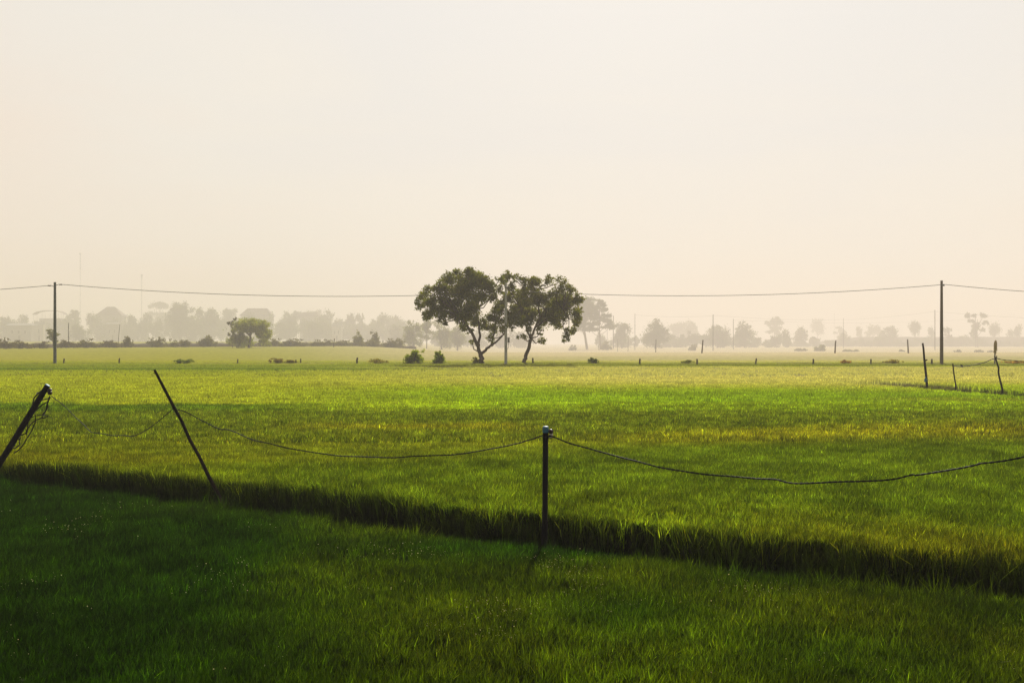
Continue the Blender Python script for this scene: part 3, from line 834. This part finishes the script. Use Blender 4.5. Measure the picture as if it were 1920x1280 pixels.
def sag(p, q, s, n=28):
    p = np.array(p); q = np.array(q)
    return [p * (1 - t) + q * t - np.array([0, 0, 4 * s * t * (1 - t)]) for t in np.linspace(0, 1, n)]
def wire(pts, r, label, group, mat=M_LINE, name="overhead_wire", n=5):
    o = MB().tube(pts, r, n).build(name, mat, None, True)
    return tag(o, label, "wire", group)
GW = "spans of the near power line"
wire(sag(P(96, 535, PD), P(-742, 535, PD), .95), .026, "overhead wire span leaving the left pole to the left", GW)
wire(sag(P(113, 533, PD), P(946, 548, PD - 1.2), .72), .026, "long overhead wire span from the left pole to the big trees", GW)
wire(sag(P(951, 545, PD - 1.2), P(1763, 534, PD - 2.5), .73), .026, "long overhead wire span from the big trees to the tall brown pole", GW)
wire(sag(P(1768, 533, PD - 2.5), P(2600, 540, PD - 3), 1.0), .026, "overhead wire span leaving the tall brown pole to the right", GW)

GF = "thin poles of the far power lines"
M_DPOLE = solid("dark_weathered_pole", (0.03, 0.025, 0.018), (0.06, 0.05, 0.035), 5, 0.85, 0.2)
far_poles = [(1138.5,600,655,.11,"thin far pole left of the thick far pole"),(1150,592,654,.30,"thick far pole right of the slim tiered tree"),
             (1190.5,588,656,.17,"thin straight far pole left of the broad peaked tree"),(1337,590,657,.26,"thick far pole in the middle of the right half"),
             (1375,598,655,.22,"short far pole right of the thick middle one"),(1581.5,597,653,.17,"thin far pole behind the low hazy bush tree"),
             (1753,581,656,.25,"far pole just left of the tall brown pole"),(1829,596,651,.24,"far pole standing in front of the airy tree")]
fp = {}
for px, top, base, r, lab in far_poles:
    D = solve_D(px, base); fp[int(px)] = D
    pole(px, top, base, D, r * 1.5, r * 1.1, lab, M_DPOLE, 'plain', GF)
GV = "spans of the far power lines"
def fw(a, ya, b, yb, s, lab):
    wire(sag(P(a, ya, fp.get(int(a), 620)), P(b, yb, fp.get(int(b), 620)), s, 20), .05, lab, GV)
fw(1190, 590, 1337, 592, 1.2, "faint wire between the thin straight far pole and the thick middle one")
fw(1337, 591, 1581, 599, 1.6, "faint wire from the thick middle far pole to the thin far pole at its right")
fw(1581, 600, 1753, 584, .9, "faint wire rising to the far pole beside the tall brown pole")
fw(1753, 584, 2010, 600, .6, "faint wire from the far pole beside the brown pole to the right edge")
fw(1375, 600, 1829, 598, 3.4, "faint lower wire from the short far pole to the airy tree")

# poles and stakes on the left, behind and in the hedge
def stake(px0, top, px1, base, D, r, label, mat=M_STUMP, group=None, name="wooden_stake", cat="stake", bury=.25, notch=True):
    a = P(px1, base, D); b = P(px0, top, D)
    zb = ground_z(a[0], D)
    a = np.array([a[0], D, min(a[2], zb + .05)]); root = a.copy()
    d = (b - a) / np.linalg.norm(b - a)
    g = np.random.default_rng(int(px0 * 7 + top))
    pts = [a - d * bury]; rs = [r]
    Ln = np.linalg.norm(b - a)
    for t in (.0, .25, .5, .75, .97, 1.0):
        pts.append(a + (b - a) * t + g.normal(0, .12 * r, 3)); rs.append(r * (1 - .18 * t) * (1 + g.normal(0, .05)) * (.6 if t == 1.0 else 1))
    mb = MB().tube([p - root for p in pts], rs, 8)
    o = mb.build(name, mat); o.location = [float(v) for v in root]
    return tag(o, label, cat, group)
stake(128.5, 605, 128.5, 640, 285, .10, "thin upright pole right of the small open tree", name="wooden_pole", cat="pole")
stake(224.5, 608, 221, 648, 330, .09, "thin leaning pole behind the hedge right of the hip roofed house", name="wooden_pole", cat="pole")
stake(627, 634, 625, 655, 330, .16, "leaning dark stake in front of the hedge left of the round bush")
GS = "stakes standing in the misty field"
for px0, top, px1, base, lab in [(1158,636,1158,656,"short stake beside the thick far pole"),(1178,633,1177.5,656,"upright stake left of the thin straight far pole"),
        (1230,636,1229.5,658,"upright stake below the broad peaked tree"),(1318,637,1316,659,"leaning stake left of the thick middle far pole"),
        (1567,638,1565.5,659,"leaning far stake right of the spiky hazy shrub"),(1701.5,636,1703,659,"straight far stake left of the black leaning stick")]:
    stake(px0, top, px1, base, solve_D(px0, base + 3), .16, lab, group=GS)

# short stumps along the pole line
GT = "short stumps along the pole line"
for px, top, r, lab in [(120,672,.085,"short stump just right of the left pole"),(224,671,.08,"short stump alone between the left pole and the weed mound"),
        (338,673,.07,"short stump half hidden by the low green weed mound"),(446,673,.07,"short stump right of the low green weed mound"),
        (555,674,.06,"left one of two stumps close together"),(564,672,.07,"right one of two stumps close together"),
        (670,671,.10,"thick short stump left of the scattered brown stalks"),(999,671,.09,"short stump right of the slanting tree trunk"),
        (1200,672,.09,"short stump alone right of the spiky weed clump"),(1307,673,.09,"stump with leafy weed on it"),
        (1418,672,.085,"short stump with knobbed top in the middle of the right half"),(1525.5,673,.09,"short brown stump left of the reddish brown bush"),
        (1633,673,.085,"short stump between the reddish bush and the brown mound"),(1747,673,.10,"blocky stump just left of the tall brown pole")]:
    base = 681 if px < 1100 else 683
    stake(px, top, px + (random.random() - .5) * 2, base, PD - (0 if px < 1100 else 2), r, lab, M_STUMP, GT, "wooden_stump", "stump")

# straw wrapped stake
b = P(1865, 684, PD - 2); root = empty("wrapped_stake", (b[0], b[1], ground_z(b[0], b[1])))
zt = CAMZ + (640 - 638) / F * (PD - 2) - root.location.z
MB().tube([(0, 0, -.3), (.03, 0, zt * .5), (.10, 0, zt)], [.07, .06, .05], 7).build("stake", M_STUMP, root)
mb = MB(); g = np.random.default_rng(3)
prof = [(.44, .07), (.52, .14), (.64, .13), (.76, .16), (.88, .15), (.97, .10), (1.0, .04)]
mb.tube([(.06 + .07 * (t - .5) + g.normal(0, .02), 0, zt * t) for t, r in prof], [r for t, r in prof], 9)
for k in range(14):
    a = g.random() * 6.28; z0 = zt * (.62 + .3 * g.random())
    mb.tube([(.07 + .12 * math.cos(a), .12 * math.sin(a), z0), (.07 + .17 * math.cos(a), .17 * math.sin(a), z0 - .3)], [.03, .008], 4)
mb.build("straw", M_RAG, root)
tag(root, "stake wrapped in dry brown straw behind the crooked stick at right", "stake")

# ------------------------------------------------------------------ foreground fence
def fence_D(px, off=0.28):
    az = (px - 960) / F
    return (20.2 - ES * 8.7) / (1 + ES * az) - off

def twisted(pts_px, r, hr, pitch, label, Dfun, name="fence_wire", group="wire spans of the front fence"):
    """two strands twisted around each other along measured points"""
    P3 = np.array([P(a, b, Dfun(a)) for a, b in pts_px])
    # Catmull-Rom
    Q = np.vstack([2 * P3[0] - P3[1], P3, 2 * P3[-1] - P3[-2]])
    fine = []
    for k in range(1, len(Q) - 2):
        seg = max(4, int(np.linalg.norm(Q[k + 1] - Q[k]) / (pitch / 5)))
        for t in np.arange(seg) / seg:
            fine.append(.5 * ((2 * Q[k]) + (-Q[k - 1] + Q[k + 1]) * t + (2 * Q[k - 1] - 5 * Q[k] + 4 * Q[k + 1] - Q[k + 2]) * t * t + (-Q[k - 1] + 3 * Q[k] - 3 * Q[k + 1] + Q[k + 2]) * t ** 3))
    fine.append(P3[-1]); fine = np.array(fine)
    g = np.random.default_rng(len(pts_px))
    ll = np.concatenate([[0], np.cumsum(np.linalg.norm(np.diff(fine, axis=0), axis=1))])
    kink = np.interp(ll, np.arange(0, ll[-1] + .35, .3), g.normal(0, .006, len(np.arange(0, ll[-1] + .35, .3))))
    fine[:, 2] += kink
    mb = MB()
    for ph in (0, math.pi):
        tw = ll / pitch * 2 * math.pi + ph
        off = np.stack([np.zeros_like(tw), np.cos(tw) * hr, np.sin(tw) * hr], -1)
        mb.tube(list(fine + off), r, 5)
    for s in np.arange(.35, ll[-1], .42):       # barbs
        k = int(np.searchsorted(ll, s)); k = min(k, len(fine) - 1)
        d = g.normal(0, 1, 3); d /= np.linalg.norm(d)
        mb.tube([fine[k] - d * r * 2.6, fine[k] + d * r * 2.6], r * .55, 4)
    o = mb.build(name, M_WIRE)
    return tag(o, label, "fence wire", group)

# post with blue cap
D = fence_D(1022)
a = np.array([(1019.5 - 960) / F * D, D, -.85]); b = P(1023, 803, D)
root = empty("fence_post", (a[0], a[1], a[2]))
d = b - a
MB().tube([(0, 0, 0), d * .5 + [.004, 0, 0], d], [.036, .034, .0335], 12).build("post_shaft", M_WOOD, root)
cap = MB().lathe(d, [(-.05, .0375), (.010, .0375), (.026, .033), (.030, .012)], 12).build("post_cap", M_CAP, root)
bk = MB().tube([d + [.03, -.01, -.035], d + [.055, -.012, -.02], d + [.072, -.012, -.022]], .006, 5).build("bracket", M_WIRE, root)
ins = MB().lathe(d + [.066, -.012, -.115], [(0, .020), (.015, .026), (.03, .022), (.045, .026), (.055, .020)], 10).build("insulator", M_PORC, root, True)
MB().lathe(d + [.062, -.014, -.062], [(0, .018), (.012, .030), (.035, .032), (.05, .022), (.056, .008)], 10).build("insulator_cap", M_BROWN, ins, True)
MB().tube([d + [.036 * math.cos(t), .036 * math.sin(t), -.117 + .002 * t] for t in np.linspace(0, 12.6, 40)], .006, 5).build("wire_tie", M_WIRE, root)
tag(root, "black upright fence post with pale blue cap in the ditch", "fence post", "posts of the front fence")

D = fence_D(2006)
a = P(2006, 640, D); a[2] = -.85; root = empty("fence_post", a)
MB().tube([(0, 0, 0), (.01, 0, .95), (.005, 0, 2.02)], [.036, .034, .033], 12).build("post_shaft", M_WOOD, root)
tag(root, "dark fence post holding the right end of the long sagging wire", "fence post", "posts of the front fence")

# thin leaning stick
Df = 16.7
a = P(416, 940, Df); b = P(290, 693, Df); root = empty("fence_post", a)
g = np.random.default_rng(12)
pts = [(b - a) * t + g.normal(0, .004, 3) for t in np.linspace(-.06, 1, 9)]
MB().tube(pts, [.028, .027, .028, .025, .026, .024, .023, .022, .019], 8).build("post_shaft", M_STICK, root)
tw_ = (b - a) * .95
MB().tube([tw_, tw_ + [-.03, 0, .04], tw_ + [-.07, 0, .045]], [.012, .009, .004], 5).build("twig", M_STICK, root)
k_ = (b - a) * .70
dd = (b - a) / np.linalg.norm(b - a); u_ = np.cross(dd, [0, 1, 0])
MB().tube([k_ + dd * (.012 * t - .03) + .03 * (math.cos(t * 3) * u_ + math.sin(t * 3) * np.array([0, 1, 0])) for t in np.linspace(0, 6, 40)], .006, 5).build("wire_tie", M_WIRE, root)
tag(root, "thin dark stick leaning left, holding the fence wire", "fence post", "posts of the front fence")

# thick leaning post at the left edge
Dp = 19.4
a = P(-42, 935, Dp); b = P(89, 723, Dp); root = empty("fence_post", a); d = b - a; dd = d / np.linalg.norm(d)
MB().tube([-dd * .3, d * .25, d * .5 + [.01, 0, .01], d * .8, d * .985, d], [.056, .054, .052, .052, .048, .046], 12).build("post_shaft", M_WOOD, root)
MB().tube([d * 1.0 + dd * .001, d + dd * .012, d + dd * .018], [.046, .045, .033], 12).build("post_cap", M_CAP, root)
def lp(px, py, dy=-.02): return P(px, py, Dp) + np.array([0, dy, 0]) - np.array(root.location)
ins = MB().lathe(lp(94.5, 740), [(0, .025), (.03, .04), (.06, .03), (.09, .04), (.11, .02)], 9).build("insulator", M_BROWN, root, True)
MB().lathe(lp(97.0, 736.5, -.03), [(0, .012), (.02, .02), (.04, .012)], 8).build("insulator_cap", M_PORC, ins, True)
MB().tube([lp(89, 733), lp(92, 735), lp(95, 738)], .010, 5).build("bracket", M_WIRE, root)
mb = MB()
def strand(ps, r=.010):
    pts = [lp(x, y, -.03 + .05 * math.sin(k * 1.3)) for k, (x, y) in enumerate(ps)]
    fine = []
    for k in range(len(pts) - 1):
        for t in (0, .25, .5, .75):
            fine.append(pts[k] * (1 - t) + pts[k + 1] * t)
    fine.append(pts[-1]); mb.tube(fine, r, 5)
strand([(83, 731), (76, 733), (71, 738), (67, 745), (65, 755), (66, 768)], .012)
strand([(81, 732), (73, 736), (70, 736), (72, 739), (70, 742)], .012)
strand([(95, 742), (90, 747), (80, 749), (76, 752)], .010)
strand([(95, 744), (89, 753), (80, 758), (70, 768), (62, 778), (56, 786)], .012)
strand([(94, 746), (87, 760), (86, 770), (83, 776), (87, 779)], .011)
strand([(91, 750), (88, 764), (84, 774), (81, 781), (85, 783), (92, 780)], .009)
strand([(85, 783), (76, 784), (68, 787), (62, 793), (56, 802), (50, 814)], .010)
strand([(92, 780), (80, 777), (68, 779), (58, 783)], .008)
strand([(67, 776), (66, 790), (60, 806), (54, 820), (46, 834), (36, 843), (26, 849)], .011)
strand([(54, 788), (51, 802), (48, 812), (44, 815)], .010)
strand([(45, 813), (36, 817), (33, 820), (40, 823), (42, 819)], .010)
strand([(38, 822), (35, 828), (37, 834), (30, 840), (25, 838), (29, 834)], .011)
strand([(26, 834), (22, 842), (18, 848), (14, 855), (11, 860)], .010)
mb.build("tangled_wire", M_WIRE, root)
tag(root, "thick leaning dark post with pale top wrapped in tangled wire", "fence post", "posts of the front fence")

def D1(px): return Dp + (Df - Dp) * np.clip((px - 95) / (325 - 95), 0, 1)
twisted([(96, 741), (104, 748), (118, 759), (140, 781), (160, 800), (167, 807), (172, 810), (190, 813), (215, 816), (230, 815), (248, 817), (265, 811), (285, 798), (300, 787), (315, 775), (324, 767)],
        .0050, .0045, .13, "thin sagging fence wire between the thick leaning post and the thin stick", D1)
DC = fence_D(1022)
def D2(px): return Df + (DC - Df) * np.clip((px - 327) / (1018 - 327), 0, 1)
twisted([(327, 767), (345, 771), (380, 789), (410, 803), (430, 806), (470, 822), (520, 835), (580, 847), (640, 854), (700, 857), (760, 857), (800, 855), (850, 851), (890, 846), (940, 838), (975, 830), (985, 826), (1000, 822), (1018, 816)],
        .0054, .0050, .12, "sagging twisted fence wire from the thin stick to the blue capped post", D2)
def D3(px): return fence_D(px)
twisted([(1027, 815), (1036, 816), (1060, 825), (1100, 840), (1150, 855), (1200, 867), (1250, 878), (1310, 887), (1360, 893), (1420, 898), (1455, 899), (1485, 906), (1530, 906), (1580, 904), (1640, 901), (1680, 896), (1710, 889), (1720, 890), (1760, 884), (1800, 877), (1830, 870), (1840, 867), (1880, 862), (1920, 854), (1960, 846), (2003, 838)],
        .0060, .0056, .12, "long sagging twisted fence wire from the blue capped post to the right edge", D3)

# ------------------------------------------------------------------ small fence far right
def rpost(pts_px, D, r, label, extra=None, mat=M_STICK):
    base = P(*pts_px[-1], D); root = empty("fence_post", base)
    pts = [P(x, y, D) - base for x, y in pts_px][::-1]
    pts = [pts[0] - np.array([0, 0, .35])] + pts
    n = len(pts)
    MB().tube(pts, [r * (1.05 - .35 * k / (n - 1)) for k in range(n)], 8).build("post_shaft", mat, root)
    if extra: extra(root, base, D)
    tag(root, label, "fence post", "posts of the small fence at right")
    return root
def ex1(root, base, D):
    MB().lathe(P(1734.6, 716, D) - base + [0, -.09, 0], [(0, .05), (.02, .07), (.16, .07), (.20, .03), (.26, .03)], 9).build("bottle", M_CAP, root, True)
    MB().tube([P(1735.5, 676, D) - base + [.0, 0, 0], P(1738.5, 674, D) - base], .03, 5).build("knot", M_WIRE, root)
rpost([(1730, 643), (1731.5, 653), (1733, 672), (1735, 690), (1738, 720)], 55, .062, "straight black stick with a pale bottle tied near its foot", ex1)
def ex2(root, base, D):
    MB().tube([P(1785.5, 686, D) - base, P(1792, 686.3, D) - base], .02, 5).build("crosspiece", M_STICK, root)
rpost([(1786.3, 681), (1787, 686), (1788.5, 700), (1792, 722)], 54, .038, "thinnest dark stick with a tiny crosspiece", ex2)
def ex3(root, base, D):
    MB().tube([P(1868, 672, D) - base, P(1869, 668.5, D) - base, P(1868.8, 666, D) - base], [.03, .02, .012], 5).build("fork", M_STICK, root)
rpost([(1864.5, 667), (1866.5, 671), (1868, 675), (1870.5, 684), (1872.6, 689), (1872, 698), (1874, 708), (1876, 716), (1879.5, 730)], 49, .045, "crooked dark stick with forked top at the right", ex3)
def Dr(px): return 54 + (49 - 54) * (px - 1788) / 80
twisted([(1788, 686), (1800, 687.0), (1815, 686), (1830, 683.5), (1845, 679.5), (1856, 675), (1867, 671)], .012, .010, .5, "slack wire between the two thin sticks at right", Dr, group="wires of the small fence at right")
twisted([(1867, 671), (1880, 674), (1900, 676), (1925, 678), (1960, 677)], .012, .010, .5, "slack wire leaving the crooked stick to the right edge", lambda p: 49.0, group="wires of the small fence at right")
o = MB().tube([P(1801, 683.5, 53.2), P(1803, 685, 53.2), P(1804.5, 686.5, 53.2), P(1805.5, 688, 53.2)], [.015, .04, .05, .02], 6).build("wire_knot", M_WIRE)
tag(o, "dark knot hanging on the slack wire near the thinnest stick", "knot")

# ------------------------------------------------------------------ dyke, houses, masts
Vd = []; Qd = []
xs = np.linspace(370, 1100, 90); g = np.random.default_rng(8)
for k, x in enumerate(xs):
    Dk = 1560 + 25 * math.sin(k * .11); tz = min(1, k / 14)
    for dy, z in ((-22, -5), (-5, 8.2 * tz - 4.5 * (1 - tz)), (5, 8.4 * tz - 4.5 * (1 - tz)), (22, -5)):
        Vd.append((x, Dk + dy, z + (g.normal(0, .12) if z > 0 else 0)))
for k in range(len(xs) - 1):
    for b in range(3):
        Qd.append((k * 4 + b, (k + 1) * 4 + b, (k + 1) * 4 + b + 1, k * 4 + b + 1))
o = mesh_np("dyke", np.array(Vd), np.array(Qd), solid("dyke_grass", (0.06, 0.055, 0.025), (0.11, 0.09, 0.045), .3, .95, .2)); tag(o, kind="structure")

def house(px0, px1, ridge, eave, D, label, roof='hip', wallm=M_WALL, roofm=M_ROOF, inset=.25, nwin=3):
    D = D * 2.1; m = D / F; x0, x1 = (px0 - 960) * m, (px1 - 960) * m; cx = (x0 + x1) / 2; W = x1 - x0
    zb = ground_z(cx, D); ze = CAMZ + (640 - eave) * m - zb; zr = CAMZ + (640 - ridge) * m - zb
    root = empty("house", (cx, D, zb)); dp = W * .6
    mb = MB(); mb.quadbox(0, 0, ze / 2 - .2, W * .9, dp * .9, ze + .4); mb.build("wall", wallm, root)
    ins_ = W * inset if roof == 'hip' else 0.0
    h, q = W / 2, dp / 2
    mb = MB()
    A, B, Cc, Dd = (-h, -q, ze), (h, -q, ze), (h, q, ze), (-h, q, ze)
    E_, F_ = (-h + ins_, 0, zr), (h - ins_, 0, zr)
    mb.face(A, B, F_, E_).face(Cc, Dd, E_, F_).face(B, Cc, F_).face(Dd, A, E_).face(Dd, Cc, B, A)
    mb.build("roof", roofm, root)
    for k in range(nwin):
        wx = -W * .36 + W * .72 * (k + .5) / nwin
        wn = MB().quadbox(wx, -dp * .45 - .06, ze * .58, W * .10, .10, ze * .26).build("window_frame", M_WALL2, root)
        MB().quadbox(wx, -dp * .45 - .13, ze * .58, W * .08, .06, ze * .22).build("window_pane", M_DARK, wn)
    MB().quadbox(W * .02, -dp * .45 - .05, ze * .18, W * .09, .09, ze * .36).build("door", M_DARK, root)
    tag(root, label, "house", "houses of the hazy village"); return root
house(182, 234, 575, 592, 700, "house with the biggest dark hip roof in the village", 'hip', M_WALL, M_ROOF, .36)
house(452, 513, 578, 592, 700, "long house with ridged roof behind the spreading tree", 'hip', M_WALL2, M_ROOF, .20, 4)
house(562, 600, 585, 594, 720, "low roofed house between the pointed hazy tree and the domed hazy tree", 'hip', M_WALL, M_ROOF, .15)
house(16, 66, 606, 610, 560, "flat grey shed near the left edge behind the hedge", 'hip', M_WALL, M_TIN, .08)
house(66, 84, 603, 608, 570, "pale shed just left of the left pole", 'gable', M_WALL2, M_TIN, .08, 1)
house(200, 226, 604, 607.5, 600, "low shed with bright tin roof below the big hip roof", 'gable', M_WALL, M_TIN, 0, 2)
house(622, 642, 607, 611, 620, "small shed with pale tin roof below the dip of the skyline", 'gable', M_WALL2, M_TIN, 0, 2)
# open sided long roof
D = 1480; m = D / F; x0, x1 = (64 - 960) * m, (124 - 960) * m; cx = (x0 + x1) / 2; W = x1 - x0; zb = ground_z(cx, D)
z1 = CAMZ + (640 - 589) * m - zb; z2 = CAMZ + (640 - 582) * m - zb
root = empty("pavilion", (cx, D, zb))
mb = MB()
ar = [(-.5, 0), (-.38, .62), (-.18, .95), (0, 1), (.18, .98), (.36, .7), (.5, .1)]
for (a, b), (c, d_) in zip(ar[:-1], ar[1:]):
    za, zc_ = z1 + (z2 - z1) * b, z1 + (z2 - z1) * d_
    mb.face((a * W, -6, za), (c * W, -6, zc_), (c * W, 6, zc_), (a * W, 6, za))
    mb.face((a * W, -6, za - .7), (a * W, 6, za - .7), (c * W, 6, zc_ - .7), (c * W, -6, zc_ - .7))
    mb.face((a * W, -6, za - .7), (c * W, -6, zc_ - .7), (c * W, -6, zc_), (a * W, -6, za))
mb.build("roof", M_ROOF, root)
for k, fx in enumerate((-.46, -.2, .05, .3, .46)):
    for fy in (-5, 5):
        MB().tube([(fx * W, fy, -.3), (fx * W, fy, z1 + (.1 if k in (0, 4) else 1.0))], .22, 6).build("column", M_WALL2, root)
MB().quadbox(.1 * W, 0, z1 * .42, W * .8, 8, z1 * .84 + .4).build("wall", M_WALL, root)
tag(root, "long open sided curved roof behind the left pole", "building")

def mast(px, top, D, r, label, head):
    x = (px - 960) / F * D; zb = ground_z(x, D); H = CAMZ + (640 - top) / F * D - zb
    root = empty("radio_mast", (x, D, zb)); mb = MB()
    legs = [(r * math.cos(a), r * math.sin(a)) for a in (0.5, 2.6, 4.7)]
    for lx, ly in legs: mb.tube([(lx * 1.3, ly * 1.3, 0), (lx, ly, H)], .13, 5)
    nb = 26
    for k in range(nb):
        for q in range(3):
            p0, p1 = legs[q], legs[(q + 1) % 3]
            mb.tube([(p0[0] * 1.1, p0[1] * 1.1, H * k / nb), (p1[0] * 1.1, p1[1] * 1.1, H * (k + 1) / nb)], .07, 4)
    mb.build("lattice", M_METAL, root)
    for z, h_, rr in head:
        for a in (0, 2.1, 4.2):
            MB().quadbox(rr * math.cos(a), rr * math.sin(a), H + z, .45, .45, h_, a).build("antenna", M_METAL, root)
    MB().tube([(0, 0, H), (0, 0, H + 2.0)], .08, 5).build("spike", M_METAL, root)
    tag(root, label, "mast", "hazy radio masts"); return root
mast(150.5, 475, 1900, .62, "tallest thin lattice mast right of the left pole", [(-1.0, 2.0, 1.0)])
mast(265.5, 514, 1650, .55, "shorter lattice mast with thick antenna head over the village", [(-1.2, 3.0, 1.0), (-4.2, 2.2, .9)])
mast(1564.5, 588, 2500, .55, "very faint mast above the mist left of the thin far pole", [(-1.2, 2.6, .9)])

def belt(name, px0, px1, D, ytop, label, seed, wpx=34):
    g = np.random.default_rng(seed); cl = []; m = D / F
    for px in np.arange(px0, px1, wpx * .42):
        px = px + g.normal(0, 4); dd = D + g.uniform(-35, 35); x = (px - 960) / F * dd; zb = ground_z(x, dd)
        top = ytop(px) + g.normal(0, 3.5); H = max(2.0, CAMZ + (640 - top) * m - zb)
        r = wpx * m * .5 * g.uniform(.6, 1.1)
        for q in range(4):
            cl.append((np.array([x + g.normal(0, r * .4), dd + g.normal(0, r * .4), zb + H * g.uniform(.15, .72)]), (r * .75, r * .75, H * .26), 1))
    o = leaf_mesh(name, cl, 3.0 * m, int((px1 - px0) * 85), GREEN, M_LEAF, None, .5, seed)
    return tag(o, label, "trees", kind="stuff")
belt("woods", -420, 770, 1360, lambda p: 595 + 5 * math.sin(p * .031) - (7 if 165 < p < 250 or 440 < p < 525 else 0), "low hazy mass of village greenery behind the hedge on the left", 301)
belt("woods", 740, 1010, 1150, lambda p: 612, "low hazy mass of trees behind the pair of big trees", 302)
belt("woods", 1130, 1480, 1300, lambda p: 624 + 4 * math.sin(p * .05), "low hazy scrub line between the thick far pole and the dyke", 303, 26)
belt("woods", 1480, 2000, 1480, lambda p: 636, "low hazy scrub at the foot of the dyke at right", 304, 22)

# ------------------------------------------------------------------ haze
HM, t_, o_ = new_mat("haze_air")
pv = t_.nodes.new("ShaderNodeVolumePrincipled")
pv.inputs['Color'].default_value = HAZE_COLOR; pv.inputs['Density'].default_value = HAZE_DENSITY
pv.inputs['Anisotropy'].default_value = HAZE_G
t_.links.new(pv.outputs[0], o_.inputs['Volume'])
mb = MB(); mb.quadbox(0, 0, 47, 6200, 6200, 104)
o = mb.build("haze", HM); tag(o, "thin warm morning haze over the fields", "haze", kind="stuff")
